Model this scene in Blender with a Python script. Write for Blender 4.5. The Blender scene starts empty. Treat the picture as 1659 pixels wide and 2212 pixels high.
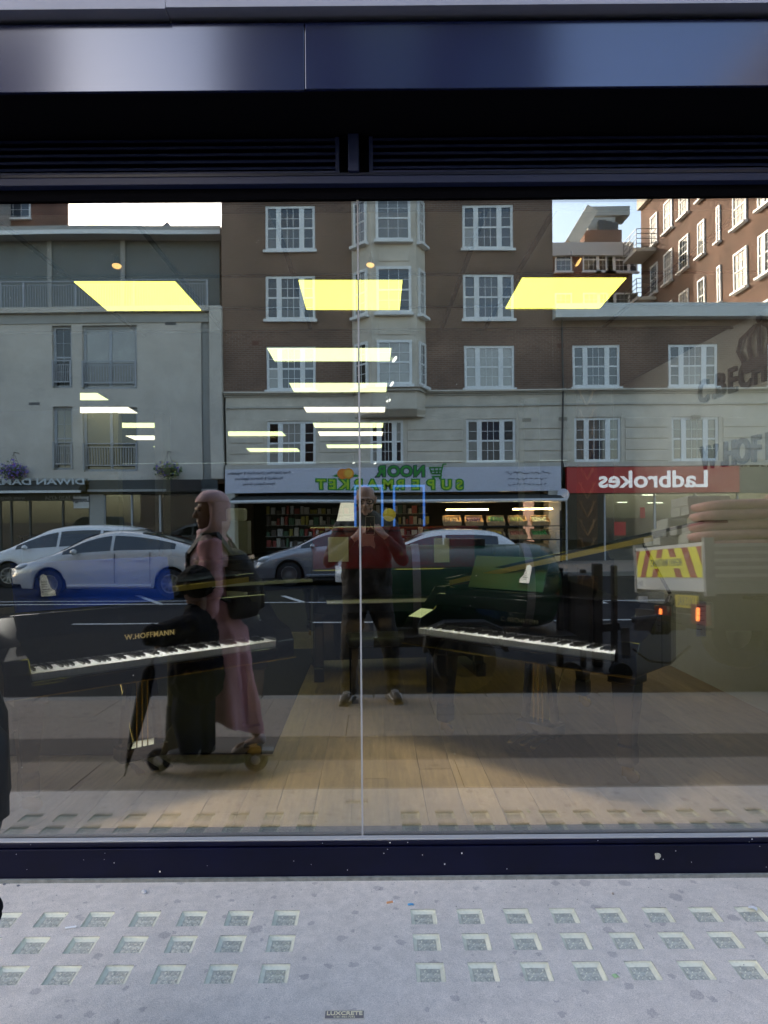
import bpy, bmesh, math, random
from mathutils import Vector, Matrix, Euler
random.seed(7)
SC = bpy.context.scene
COL = SC.collection
# ---------------------------------------------------------------- camera, sky, sun, exposure
# The window glass stands in the plane y=0. The shop room is at y>0, the street at y<0.
D = 2.93            # camera to glass
H = 1.46            # camera above the foot of the shopfront
FPX = 1533.5        # focal length in 1659x2212 picture units
CX, CY, TH = 804.9, 1120.8, 0.0079
cam = bpy.data.cameras.new('camera'); cam_o = bpy.data.objects.new('camera', cam); COL.objects.link(cam_o)
cam.sensor_fit = 'VERTICAL'; cam.sensor_height = 36.0; cam.lens = 36.0*FPX/2212
cam.shift_x = (829.5-CX)/2212; cam.shift_y = (CY-1106)/2212
cam.clip_start = 0.02; cam.clip_end = 2000
cam_o.location = (0, -D, H); cam_o.rotation_euler = (math.pi/2, TH, 0)
SC.camera = cam_o
SUN_EL, SUN_AZ = math.radians(21), math.atan2(-0.60, -0.80)     # azimuth from +y towards +x
wd = bpy.data.worlds.new('World'); SC.world = wd; wd.use_nodes = True
nt = wd.node_tree; nt.nodes.clear()
sky = nt.nodes.new('ShaderNodeTexSky'); sky.sky_type = 'NISHITA'; sky.sun_disc = False
sky.sun_elevation = SUN_EL; sky.sun_rotation = SUN_AZ; sky.dust_density = 2.0; sky.air_density = 1.0; sky.ozone_density = 1.0
bg = nt.nodes.new('ShaderNodeBackground'); bg.inputs[1].default_value = 0.14
wo = nt.nodes.new('ShaderNodeOutputWorld')
nt.links.new(sky.outputs[0], bg.inputs[0]); nt.links.new(bg.outputs[0], wo.inputs[0])
sun = bpy.data.lights.new('sun', 'SUN'); sun.energy = 2.2; sun.angle = math.radians(0.5); sun.color = (1, .93, .82)
sun_o = bpy.data.objects.new('sun', sun); COL.objects.link(sun_o)
sv = Vector((math.sin(SUN_AZ)*math.cos(SUN_EL), math.cos(SUN_AZ)*math.cos(SUN_EL), math.sin(SUN_EL)))
sun_o.rotation_euler = sv.to_track_quat('Z', 'Y').to_euler(); sun_o.location = (-20, -20, 40)
SC.render.engine = 'CYCLES'
SC.view_settings.view_transform = 'Standard'; SC.view_settings.look = 'None'
SC.view_settings.exposure = 2.25; SC.view_settings.gamma = 1.0; SC.view_settings.use_curve_mapping = False
cy = SC.cycles
cy.use_denoising = True; cy.max_bounces = 10; cy.diffuse_bounces = 3; cy.glossy_bounces = 5; cy.transmission_bounces = 6
cy.transparent_max_bounces = 24; cy.caustics_reflective = False; cy.caustics_refractive = False; cy.sample_clamp_indirect = 6.0
cy.use_light_tree = True

# ---------------------------------------------------------------- picture geometry helpers
def ray(px, py):
    dx, dy = px-CX, py-CY
    return (dx-dy*TH)/FPX, -(dy+dx*TH)/FPX
def P(px, py, d):                 # a point seen directly, d metres from the camera
    u, v = ray(px, py); return Vector((u*d, d-D, H+v*d))
def R(px, py, d):                 # a point of the street seen in the glass, d metres of optical path
    u, v = ray(px, py); return Vector((u*d, D-d, H+v*d))
def gz(y):                        # pavement height: falls gently from the shopfront to the kerb
    return 0.035*y if y < 0 else 0.0
ROAD = -0.25

# ---------------------------------------------------------------- materials
MATS = {}
def mat(name, col, rough=.6, metal=0., spec=.5, var=0., scale=8., bump=0., bscale=40., emit=None, estr=0., coat=0., detail=4., stretch=(1,1,1)):
    if name in MATS: return MATS[name]
    m = bpy.data.materials.new(name); m.use_nodes = True; MATS[name] = m
    t = m.node_tree; b = t.nodes['Principled BSDF']
    b.inputs['Base Color'].default_value = (*col, 1); b.inputs['Roughness'].default_value = rough
    b.inputs['Metallic'].default_value = metal; b.inputs['Specular IOR Level'].default_value = spec
    b.inputs['Coat Weight'].default_value = coat; b.inputs['Coat Roughness'].default_value = .04
    if emit: b.inputs['Emission Color'].default_value = (*emit, 1); b.inputs['Emission Strength'].default_value = estr
    if var or bump:
        tc = t.nodes.new('ShaderNodeTexCoord'); mp = t.nodes.new('ShaderNodeMapping'); mp.inputs['Scale'].default_value = stretch
        t.links.new(tc.outputs['Object'], mp.inputs[0])
    if var:
        n = t.nodes.new('ShaderNodeTexNoise'); n.inputs['Scale'].default_value = scale; n.inputs['Detail'].default_value = detail
        n.inputs['Roughness'].default_value = .65
        t.links.new(mp.outputs[0], n.inputs[0])
        r = t.nodes.new('ShaderNodeValToRGB'); r.color_ramp.elements[0].position = .3; r.color_ramp.elements[1].position = .7
        r.color_ramp.elements[0].color = (*[c*(1-var) for c in col], 1); r.color_ramp.elements[1].color = (*[min(1, c*(1+var)) for c in col], 1)
        t.links.new(n.outputs[0], r.inputs[0]); t.links.new(r.outputs[0], b.inputs['Base Color'])
    if bump:
        n2 = t.nodes.new('ShaderNodeTexNoise'); n2.inputs['Scale'].default_value = bscale; n2.inputs['Detail'].default_value = 3
        t.links.new(mp.outputs[0], n2.inputs[0])
        bp = t.nodes.new('ShaderNodeBump'); bp.inputs['Strength'].default_value = bump; bp.inputs['Distance'].default_value = .01
        t.links.new(n2.outputs[0], bp.inputs['Height']); t.links.new(bp.outputs[0], b.inputs['Normal'])
    return m
def brickmat(name, c1, c2, mortar, axis='x', scale=1.0):
    if name in MATS: return MATS[name]
    m = bpy.data.materials.new(name); m.use_nodes = True; MATS[name] = m
    t = m.node_tree; b = t.nodes['Principled BSDF']; b.inputs['Roughness'].default_value = .9; b.inputs['Specular IOR Level'].default_value = .2
    g = t.nodes.new('ShaderNodeNewGeometry'); s = t.nodes.new('ShaderNodeSeparateXYZ'); c = t.nodes.new('ShaderNodeCombineXYZ')
    t.links.new(g.outputs['Position'], s.inputs[0])
    t.links.new(s.outputs[0 if axis == 'x' else 1], c.inputs[0]); t.links.new(s.outputs[2], c.inputs[1])
    k = t.nodes.new('ShaderNodeTexBrick'); t.links.new(c.outputs[0], k.inputs[0])
    k.inputs['Color1'].default_value = (*c1, 1); k.inputs['Color2'].default_value = (*c2, 1); k.inputs['Mortar'].default_value = (*mortar, 1)
    k.inputs['Scale'].default_value = scale; k.inputs['Brick Width'].default_value = .225; k.inputs['Row Height'].default_value = .075
    k.inputs['Mortar Size'].default_value = .01; k.inputs['Bias'].default_value = -.1
    n = t.nodes.new('ShaderNodeTexNoise'); n.inputs['Scale'].default_value = .7; n.inputs['Detail'].default_value = 6
    t.links.new(g.outputs['Position'], n.inputs[0])
    mx = t.nodes.new('ShaderNodeMix'); mx.data_type = 'RGBA'; mx.blend_type = 'MULTIPLY'; mx.inputs[0].default_value = .55
    r = t.nodes.new('ShaderNodeValToRGB'); r.color_ramp.elements[0].position = .35; r.color_ramp.elements[1].position = .65
    r.color_ramp.elements[0].color = (.55, .55, .55, 1); r.color_ramp.elements[1].color = (1.15, 1.1, 1.05, 1)
    t.links.new(n.outputs[0], r.inputs[0]); t.links.new(k.outputs[0], mx.inputs[6]); t.links.new(r.outputs[0], mx.inputs[7])
    t.links.new(mx.outputs[2], b.inputs['Base Color'])
    return m
def glassmat(name, refl, tint=(1, 1, 1), rough=0.0, rtint=(1, 1, 1), wave=0.):
    """A pane: part mirror, part clear."""
    if name in MATS: return MATS[name]
    m = bpy.data.materials.new(name); m.use_nodes = True; MATS[name] = m
    t = m.node_tree; t.nodes.clear()
    o = t.nodes.new('ShaderNodeOutputMaterial'); mx = t.nodes.new('ShaderNodeMixShader')
    tr = t.nodes.new('ShaderNodeBsdfTransparent'); tr.inputs[0].default_value = (*tint, 1)
    gl = t.nodes.new('ShaderNodeBsdfGlossy'); gl.inputs['Roughness'].default_value = rough; gl.inputs[0].default_value = (*rtint, 1)
    fr = t.nodes.new('ShaderNodeFresnel'); fr.inputs[0].default_value = 1.5
    ad = t.nodes.new('ShaderNodeMath'); ad.operation = 'ADD'; ad.inputs[1].default_value = refl; ad.use_clamp = True
    if wave:      # old plate is never quite flat
        g = t.nodes.new('ShaderNodeNewGeometry'); n = t.nodes.new('ShaderNodeTexNoise'); n.inputs['Scale'].default_value = 1.3; n.inputs['Detail'].default_value = 1
        bp = t.nodes.new('ShaderNodeBump'); bp.inputs['Strength'].default_value = wave; bp.inputs['Distance'].default_value = .01
        t.links.new(g.outputs['Position'], n.inputs[0]); t.links.new(n.outputs[0], bp.inputs['Height']); t.links.new(bp.outputs[0], gl.inputs['Normal'])
    t.links.new(fr.outputs[0], ad.inputs[0]); t.links.new(ad.outputs[0], mx.inputs[0])
    t.links.new(tr.outputs[0], mx.inputs[1]); t.links.new(gl.outputs[0], mx.inputs[2]); t.links.new(mx.outputs[0], o.inputs[0])
    return m

# ---------------------------------------------------------------- mesh builder
class MB:
    def __init__(s): s.v = []; s.f = []
    def add(s, vs, fs):
        o = len(s.v); s.v += [tuple(v) for v in vs]; s.f += [tuple(i+o for i in f) for f in fs]; return s
    def box(s, a, b):
        x0, y0, z0 = [min(p, q) for p, q in zip(a, b)]; x1, y1, z1 = [max(p, q) for p, q in zip(a, b)]
        return s.add([(x0,y0,z0),(x1,y0,z0),(x1,y1,z0),(x0,y1,z0),(x0,y0,z1),(x1,y0,z1),(x1,y1,z1),(x0,y1,z1)],
                     [(3,2,1,0),(4,5,6,7),(0,1,5,4),(1,2,6,5),(2,3,7,6),(3,0,4,7)])
    def beam(s, a, b, w, h, up=(0,0,1)):
        a, b = Vector(a), Vector(b); t = (b-a).normalized(); u = Vector(up)
        if abs(t.dot(u)) > .98: u = Vector((0,1,0))
        r = t.cross(u).normalized(); u = r.cross(t)
        vs = [p + r*sx*w/2 + u*sz*h/2 for p in (a, b) for sx, sz in ((-1,-1),(1,-1),(1,1),(-1,1))]
        return s.add(vs, [(0,1,2,3),(7,6,5,4),(0,4,5,1),(1,5,6,2),(2,6,7,3),(3,7,4,0)])
    def prism(s, poly, z0, z1):        # poly in xy, extruded z
        n = len(poly); vs = [(x,y,z0) for x,y in poly]+[(x,y,z1) for x,y in poly]
        return s.add(vs, [tuple(range(n-1,-1,-1)), tuple(range(n,2*n))]+[(i,(i+1)%n,n+(i+1)%n,n+i) for i in range(n)])
    def prismy(s, poly, y0, y1):       # poly in xz, extruded y
        n = len(poly); vs = [(x,y0,z) for x,z in poly]+[(x,y1,z) for x,z in poly]
        return s.add(vs, [tuple(range(n)), tuple(range(2*n-1,n-1,-1))]+[(i,n+i,n+(i+1)%n,(i+1)%n) for i in range(n)])
    def prismx(s, poly, x0, x1):       # poly in yz, extruded x
        n = len(poly); vs = [(x0,y,z) for y,z in poly]+[(x1,y,z) for y,z in poly]
        return s.add(vs, [tuple(range(n)), tuple(range(2*n-1,n-1,-1))]+[(i,n+i,n+(i+1)%n,(i+1)%n) for i in range(n)])
    def tube(s, pts, rad, n=8, cap=True):
        pts = [Vector(p) for p in pts]; k = len(pts)
        rad = rad if isinstance(rad, (list, tuple)) else [rad]*k
        o = len(s.v); up = None
        for i, p in enumerate(pts):
            t = (pts[min(i+1,k-1)]-pts[max(i-1,0)]).normalized()
            if up is None: up = Vector((0,0,1)) if abs(t.z) < .9 else Vector((0,1,0))
            r = t.cross(up).normalized(); up = r.cross(t).normalized()
            for j in range(n):
                a = 2*math.pi*j/n; s.v.append(tuple(p+(r*math.cos(a)+up*math.sin(a))*rad[i]))
        for i in range(k-1):
            for j in range(n): s.f.append((o+i*n+j, o+i*n+(j+1)%n, o+(i+1)*n+(j+1)%n, o+(i+1)*n+j))
        if cap: s.f.append(tuple(o+j for j in range(n-1,-1,-1))); s.f.append(tuple(o+(k-1)*n+j for j in range(n)))
        return s
    def rings(s, rings, closed=True, cap=True):      # loft list of equal-length point rings
        o = len(s.v); n = len(rings[0])
        for r in rings: s.v += [tuple(p) for p in r]
        for i in range(len(rings)-1):
            for j in range(n if closed else n-1):
                s.f.append((o+i*n+j, o+i*n+(j+1)%n, o+(i+1)*n+(j+1)%n, o+(i+1)*n+j))
        if cap: s.f.append(tuple(o+j for j in range(n-1,-1,-1))); s.f.append(tuple(o+(len(rings)-1)*n+j for j in range(n)))
        return s
    def ell(s, c, r, n=14, m=9, rot=None):
        c = Vector(c); M = Euler(rot).to_matrix() if rot else Matrix.Identity(3)
        rg = []
        for i in range(m+1):
            th = math.pi*(i+.02)/(m+.04)
            rg.append([c + M @ Vector((r[0]*math.sin(th)*math.cos(2*math.pi*j/n), r[1]*math.sin(th)*math.sin(2*math.pi*j/n), -r[2]*math.cos(th))) for j in range(n)])
        return s.rings(rg)
    def lathe(s, prof, c=(0,0,0), axis='z', n=20):
        rg = []
        for r, h in prof:
            q = []
            for j in range(n):
                a = 2*math.pi*j/n; x, y = r*math.cos(a), r*math.sin(a)
                p = (x,y,h) if axis == 'z' else ((x,h,y) if axis == 'y' else (h,x,y))
                q.append((p[0]+c[0], p[1]+c[1], p[2]+c[2]))
            rg.append(q)
        return s.rings(rg)
    def build(s, name, m, parent=None, local=True, smooth=False, bevel=0):
        me = bpy.data.meshes.new(name); vs = s.v
        if parent is not None and not local:
            L = root_loc(parent); vs = [(a-L[0], b-L[1], c-L[2]) for a, b, c in vs]
        me.from_pydata(vs, [], s.f); me.validate()
        bm = bmesh.new(); bm.from_mesh(me); bmesh.ops.recalc_face_normals(bm, faces=bm.faces); bm.to_mesh(me); bm.free()
        if m: me.materials.append(m)
        o = bpy.data.objects.new(name, me); COL.objects.link(o)
        if parent is not None: o.parent = parent
        if smooth:
            for p in me.polygons: p.use_smooth = True
        if bevel:
            bv = o.modifiers.new('bevel', 'BEVEL'); bv.width = bevel; bv.segments = 2; bv.limit_method = 'ANGLE'
        return o
def root_loc(o):
    L = Vector((0,0,0))
    while o is not None: L += o.location; o = o.parent
    return L
def tag(o, label=None, cat=None, group=None, kind=None):
    for k, v in (('label', label), ('category', cat), ('group', group), ('kind', kind)):
        if v: o[k] = v
    return o
def thing(name, label, cat, loc=(0,0,0), rz=0., group=None):
    o = bpy.data.objects.new(name, None); COL.objects.link(o); o.location = loc; o.rotation_euler = (0,0,rz)
    return tag(o, label, cat, group)
def struct(o): o['kind'] = 'structure'; return o
def copy_tree(o, parent=None, label=None):
    c = o.copy(); COL.objects.link(c); c.parent = parent
    if label: c['label'] = label
    for ch in list(o.children): copy_tree(ch, c)
    return c
def share(o, loc, rot=None, parent='same'):
    c = o.copy(); COL.objects.link(c); c.location = loc
    if rot: c.rotation_euler = rot
    return c
def text(s, size, loc, rot, m, parent=None, ext=.004, name='lettering', align='CENTER', bold=0., sx=1., shear=0., local=False, spacing=1.):
    cu = bpy.data.curves.new(name, 'FONT'); cu.body = s; cu.size = size; cu.extrude = ext; cu.align_x = align; cu.align_y = 'CENTER'
    cu.offset = bold; cu.shear = shear; cu.resolution_u = 3; cu.space_character = spacing
    cu.materials.append(m)
    tmp = bpy.data.objects.new(name, cu); me = bpy.data.meshes.new_from_object(tmp); bpy.data.objects.remove(tmp)
    if not me.materials: me.materials.append(m)
    o = bpy.data.objects.new(name, me); COL.objects.link(o)
    if parent is not None:
        o.parent = parent
        if not local: loc = Vector(loc)-root_loc(parent)
    o.location = loc; o.rotation_euler = rot; o.scale = (sx, 1, 1)
    return o
FACE_SHOP = (math.pi/2, 0, math.pi)       # lettering on the far side of the street, facing the shop
FACE_STREET = (math.pi/2, 0, 0)           # lettering facing the street
def wall_cells(mb, x0, x1, z0, z1, holes, y, depth):
    """Upright wall in the plane y with real openings; depth: reveals go to y-depth."""
    xs = sorted({x0, x1, *[min(max(h[i], x0), x1) for h in holes for i in (0, 1)]}); zs = sorted({z0, z1, *[min(max(h[i], z0), z1) for h in holes for i in (2, 3)]})
    for i in range(len(xs)-1):
        for k in range(len(zs)-1):
            cx, cz = (xs[i]+xs[i+1])/2, (zs[k]+zs[k+1])/2
            if any(h[0] < cx < h[1] and h[2] < cz < h[3] for h in holes): continue
            mb.add([(xs[i],y,zs[k]),(xs[i+1],y,zs[k]),(xs[i+1],y,zs[k+1]),(xs[i],y,zs[k+1])], [(0,1,2,3)])
    for h in holes:
        a, b, c, d = h; w = y-depth
        mb.add([(a,y,c),(b,y,c),(b,y,d),(a,y,d),(a,w,c),(b,w,c),(b,w,d),(a,w,d)], [(0,1,5,4),(1,2,6,5),(2,3,7,6),(3,0,4,7)])
    return mb
# ================================================================ PAVEMENT, ROAD
def concrete_mat(name, base, gum=True, dark=.5):
    m = bpy.data.materials.new(name); m.use_nodes = True; t = m.node_tree; b = t.nodes['Principled BSDF']
    b.inputs['Roughness'].default_value = .85; b.inputs['Specular IOR Level'].default_value = .25
    g = t.nodes.new('ShaderNodeNewGeometry')
    def noise(sc, det=5):
        n = t.nodes.new('ShaderNodeTexNoise'); n.inputs['Scale'].default_value = sc; n.inputs['Detail'].default_value = det; n.inputs['Roughness'].default_value = .7
        t.links.new(g.outputs['Position'], n.inputs[0]); return n
    def ramp(src, p0, c0, p1, c1):
        r = t.nodes.new('ShaderNodeValToRGB'); e = r.color_ramp.elements; e[0].position = p0; e[1].position = p1
        e[0].color = (*c0, 1); e[1].color = (*c1, 1); t.links.new(src, r.inputs[0]); return r.outputs[0]
    def mul(a, c, f=1., mode='MULTIPLY'):
        x = t.nodes.new('ShaderNodeMix'); x.data_type = 'RGBA'; x.blend_type = mode; x.inputs[0].default_value = f
        t.links.new(a, x.inputs[6]); t.links.new(c, x.inputs[7]); return x.outputs[2]
    c = ramp(noise(3.2).outputs[0], .3, [v*.90 for v in base], .72, [v*1.05 for v in base])
    c = mul(c, ramp(noise(26).outputs[0], .3, (.88,.88,.88), .65, (1.05,1.04,1.03)))
    c = mul(c, ramp(noise(330, 2).outputs[0], .33, (.62,.62,.64), .6, (1.04,1.04,1.03)), .8)
    v = t.nodes.new('ShaderNodeTexVoronoi'); v.inputs['Scale'].default_value = 120; t.links.new(g.outputs['Position'], v.inputs[0])
    c = mul(c, ramp(v.outputs['Distance'], .05, (1.5,1.48,1.4), .16, (1,1,1)), .7)
    if gum:
        for sc, th, seed in ((6.5, .02, 3.1), (13, .03, 8.7)):
            ad = t.nodes.new('ShaderNodeVectorMath'); ad.operation = 'ADD'; ad.inputs[1].default_value = (seed, seed*2, 0)
            t.links.new(g.outputs['Position'], ad.inputs[0])
            nn = noise(60, 2); sm = t.nodes.new('ShaderNodeMix'); sm.data_type = 'VECTOR'; sm.inputs[0].default_value = .03
            t.links.new(ad.outputs[0], sm.inputs[4]); t.links.new(nn.outputs[1], sm.inputs[5])
            vv = t.nodes.new('ShaderNodeTexVoronoi'); vv.voronoi_dimensions = '2D'; vv.inputs['Scale'].default_value = sc; t.links.new(sm.outputs[1], vv.inputs[0])
            sp = t.nodes.new('ShaderNodeSeparateColor'); t.links.new(vv.outputs['Color'], sp.inputs[0])
            mt = t.nodes.new('ShaderNodeMath'); mt.operation = 'MULTIPLY_ADD'; mt.inputs[1].default_value = .55; mt.inputs[2].default_value = -.55+th+.18
            t.links.new(sp.outputs[0], mt.inputs[0])
            lt = t.nodes.new('ShaderNodeMath'); lt.operation = 'SUBTRACT'; t.links.new(mt.outputs[0], lt.inputs[0]); t.links.new(vv.outputs['Distance'], lt.inputs[1])
            c = mul(c, ramp(lt.outputs[0], .0, (1,1,1), .03, (dark,dark,dark*1.06)), .75)
    t.links.new(c, b.inputs['Base Color'])
    bp = t.nodes.new('ShaderNodeBump'); bp.inputs['Strength'].default_value = .35; bp.inputs['Distance'].default_value = .004
    t.links.new(noise(200, 3).outputs[0], bp.inputs['Height']); t.links.new(bp.outputs[0], b.inputs['Normal'])
    return m
M_conc = concrete_mat('panel_concrete', (.74,.67,.61), dark=.66); M_slab = concrete_mat('paving_concrete', (.30,.25,.205), dark=.6)
M_asph = concrete_mat('asphalt_strip', (.125,.105,.09), gum=False); M_road = concrete_mat('road_asphalt', (.026,.027,.030), gum=False); M_road.node_tree.nodes['Principled BSDF'].inputs['Specular IOR Level'].default_value = .06
M_kerb = mat('kerb_granite', (.19,.18,.165), .8, var=.25, scale=40, bump=.2)
M_line = mat('road_paint', (.62,.62,.60), .7, var=.2, scale=6)
M_yline = mat('yellow_road_paint', (.55,.42,.06), .7, var=.2, scale=6)

# lens grid of the pavement lights
PITCH, LW, LD = .1735, .094, .094
lens_x = [-.285-LW/2+.0-PITCH*i for i in range(12)] + [.13+LW/2+PITCH*i for i in range(12)]
lens_y = [-.308, -.457, -.612]
mb = MB()
holes = [(x-LW/2, x+LW/2, y-LD/2, y+LD/2) for x in lens_x for y in lens_y]
xs = sorted({-5., 5., *[round(h[i], 5) for h in holes for i in (0, 1)]}); ys = sorted({-1.0, -.004, *[round(h[i], 5) for h in holes for i in (2, 3)]})
for i in range(len(xs)-1):
    for k in range(len(ys)-1):
        cx, cyy = (xs[i]+xs[i+1])/2, (ys[k]+ys[k+1])/2
        if any(h[0] < cx < h[1] and h[2] < cyy < h[3] for h in holes): continue
        mb.add([(xs[i],ys[k],gz(ys[k])),(xs[i+1],ys[k],gz(ys[k])),(xs[i+1],ys[k+1],gz(ys[k+1])),(xs[i],ys[k+1],gz(ys[k+1]))], [(0,1,2,3)])
mb.box((-5,-1.0,-.3), (5,-.99,gz(-1.0)-.0005))
pv = struct(mb.build('pavement', M_conc)); pv['label'] = 'pale concrete pavement panel with rows of square glass lenses'
# lens: a cast glass block, pale rim, darker pressed bottom
M_lens = mat('lens_glass', (.72,.71,.58), .3, spec=.5, var=.12, scale=30, coat=.3)
M_lensb = mat('lens_glass_bottom', (.48,.48,.42), .3, spec=.4, var=.22, scale=45, bump=.9, bscale=60, coat=.5)
a = LW/2; e = .014
mb = MB(); zt, zb = -.001, -.013
ro, ri = [(-a,-a),(a,-a),(a,a),(-a,a)], [(-a+e,-a+e),(a-e,-a+e),(a-e,a-e),(-a+e,a-e)]
v = [(x,y,zt) for x,y in ro]+[(x,y,zt-.006) for x,y in [(p*.97,q*.97) for p,q in ro]]+[(x,y,zb) for x,y in ri]
mb.add(v, [(i,(i+1)%4,4+(i+1)%4,4+i) for i in range(4)]+[(4+i,4+(i+1)%4,8+(i+1)%4,8+i) for i in range(4)]+[(8,9,10,11)])
lens0 = mb.build('glass_lens', M_lens, pv)
mb = MB(); n = 8; q = a-e
gv = [(-q+2*q*i/n, -q+2*q*k/n, zb+.0015+.004*(math.sin(i*2.4)*math.cos(k*1.9))*(1 if 0 < i < n and 0 < k < n else 0)) for i in range(n+1) for k in range(n+1)]
gf = [(i*(n+1)+k, (i+1)*(n+1)+k, (i+1)*(n+1)+k+1, i*(n+1)+k+1) for i in range(n) for k in range(n)]
lensb0 = MB().add(gv, gf).build('pressed_bottom', M_lensb, lens0, smooth=True)
first = True
for x in lens_x:
    for y in lens_y:
        o = lens0 if first else copy_tree(lens0, pv); first = False
        o.location = (x, y, gz(y)); o.rotation_euler = (math.atan(.035), 0, random.uniform(-.02, .02))
# further strips of the pavement
def ground_strip(name, x0, x1, ya, yb, m, dz=0.):
    return struct(MB().add([(x0,yb,gz(yb)+dz),(x1,yb,gz(yb)+dz),(x1,ya,gz(ya)+dz),(x0,ya,gz(ya)+dz)], [(0,1,2,3)]).build(name, m))
# paving flags between the lens panel and the kerb, each a flag of its own
fp = struct(MB().box((-14,-1.53,-.4), (14,-1.003,gz(-1.53)-.03)).box((-14,-3.30,-.45), (14,-2.07,gz(-3.3)-.03)).build('footway_bed', M_asph))
random.seed(3)
def flags(y0, y1, rows, w, tagx):
    for r in range(rows):
        ya, yb = y0+(y1-y0)*r/rows, y0+(y1-y0)*(r+1)/rows
        x = -8.3+(r % 2)*w/2
        while x < 8:
            if x+w > -6.5 and x < 6.5:
                o = MB().box((x+.002, yb+.002, -.05), (x+w-.002, ya-.002, 0)).build('paving_flag', M_slab, fp)
                z = random.uniform(-.0015, .0015)
                for vtx in o.data.vertices: vtx.co.z += gz(vtx.co.y)+z
            x += w
flags(-1.003, -1.53, 1, 1.1, 0); flags(-2.07, -3.30, 2, 1.35, 1)
ground_strip('asphalt_strip', -14, 14, -1.53, -2.07, M_asph, -.001)
# kerb stones
kb = struct(MB().box((-30,-3.30,-.5), (30,-3.44,-.3)).build('kerb', M_kerb))
for i in range(-9, 9):
    MB().box((i*1.0+.004, -3.303, -.32), (i*1.0+.996, -3.445, gz(-3.3)-.002)).build('kerb_stone', M_kerb, kb, bevel=.012)
rd = struct(MB().add([(-300,-300,ROAD),(300,-300,ROAD),(300,-3.445,ROAD),(-300,-3.445,ROAD)], [(0,1,2,3)]).build('road', M_road))
ground = struct(MB().add([(-900,-900,-.45),(900,-900,-.45),(900,900,-.45),(-900,900,-.45)], [(0,1,2,3)]).build('ground', M_asph))
def marking(pts, w, m=M_line, dz=.004):
    a, b = Vector((*pts[0], 0)), Vector((*pts[1], 0)); t = (b-a).normalized(); r = Vector((-t.y, t.x, 0))*w/2
    z = ROAD+dz
    return MB().add([(*(a-r)[:2], z), (*(b-r)[:2], z), (*(b+r)[:2], z), (*(a+r)[:2], z)], [(0,1,2,3)]).build('road_marking', m, rd)
def rg(px, py):      # point of the road seen in the glass
    v = ray(px, py)[1]; d = (H-ROAD)/-v; p = R(px, py, d); return (p.x, p.y)
yb_ = rg(300, 1305)[1]
marking([(-16, yb_), (16, yb_)], .1); marking([(-16, yb_-.55), (-3, yb_-.55)], .08)
for (q0, q1) in (((296,1286),(350,1306)), ((612,1288),(660,1303)), ((880,1290),(930,1306)), ((1250,1284),(1310,1303))):
    marking([rg(*q0), rg(*q1)], .12)
yl = rg(600, 1345)[1]
for x in (-13,-9,-5,-1,3,7,11): marking([(x, yl), (x+2.6, yl)], .1)
for k in (0, 1): marking([(-20, -3.62-.16*k), (20, -3.62-.16*k)], .06, M_yline)
# far pavement
far_k, FACY = -17.7, D-26.0
fpv = struct(MB().box((-60, far_k-.15, -.4), (60, FACY-3, ROAD+.12)).build('far_pavement', M_slab))
MB().box((-60, far_k, -.4), (60, far_k-.148, ROAD+.125)).build('kerb_edge', M_kerb, fpv)
GF = ROAD+.12         # ground level at the far facades

# ================================================================ SHOPFRONT
M_navy = mat('navy_paint', (.006,.009,.034), .3, spec=.5, var=.15, scale=3, bump=.03, bscale=300)
M_navyd = mat('navy_recess_shade', (.0012,.0014,.004), .9, spec=.1); M_navyg = mat('navy_darkened', (.0018,.0024,.016), .35, spec=.25, var=.3, scale=4); M_navyl = mat('navy_louvre_lit', (.022,.032,.095), .4)  # one navy paint: lightened for light on louvres, riser darkened, recesses blackened as shade
M_fascia = mat('navy_panel', (.003,.006,.042), .15, spec=1.0, coat=.0, bump=.02, bscale=2.5)
M_fascia.node_tree.nodes['Principled BSDF'].inputs['Specular Tint'].default_value = (.58,.66,.84,1)
M_fascia.node_tree.nodes['Principled BSDF'].inputs['IOR'].default_value = 1.6
M_cornice = mat('grey_cornice', (.26,.275,.36), .5, var=.08, scale=2)
M_alu = mat('aluminium_trim', (.42,.43,.46), .55, metal=.3)
M_sil = mat('silicone_joint', (.32,.33,.36), .35)
M_glass = glassmat('shop_glass', .255, tint=(.93,.95,.95), rtint=(1,.955,.885), wave=.06)
sf = thing('shopfront', 'navy shopfront with louvres over two large panes of plate glass', 'shopfront', (0, 0, 0))
ZT, ZB = 2.776, .155
for k, (x0, x1) in enumerate(((-4.2, -.0560), (-.0480, 4.2))):
    o = MB().box((x0, 0, ZB-.05), (x1, .012, ZT+.02)).build('glass_pane', M_glass, sf)
    o['label'] = ('clear shop window pane on the joint\'s left, mirroring two walkers' if k == 0 else 'clear shop window pane on the joint\'s right, mirroring a lorry')
MB().box((-.0556, -.003, ZB), (-.0484, .014, ZT)).build('glass_joint', M_sil, sf)
MB().box((-5, .0125, .0), (5, .10, .150)).build('anti_glint_strip', M_navyd, sf)  # matte black strip added to cover a stray glint behind the panes
MB().box((-5, -.05, .0), (5, -.001, .128)).build('stall_riser', M_navyg, sf, bevel=.003)
MB().box((-5, -.042, .131), (5, -.001, .148)).build('sill_rail', M_navyg, sf, bevel=.003)
MB().box((-5, -.036, .149), (5, -.003, .1555)).build('sill_trim', M_alu, sf, bevel=.0015)
MB().box((-5, -.062, -.02), (5, -.051, .012)).build('bottom_flashing', mat('grey_mortar', (.20,.21,.20), .9, var=.3, scale=30), sf)
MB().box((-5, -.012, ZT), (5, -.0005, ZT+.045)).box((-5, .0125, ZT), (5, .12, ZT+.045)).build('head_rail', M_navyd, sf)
MB().box((-5, -.05, ZT+.046), (5, .1, ZT+.078)).build('transom', M_navyl, sf, bevel=.003)
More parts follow.
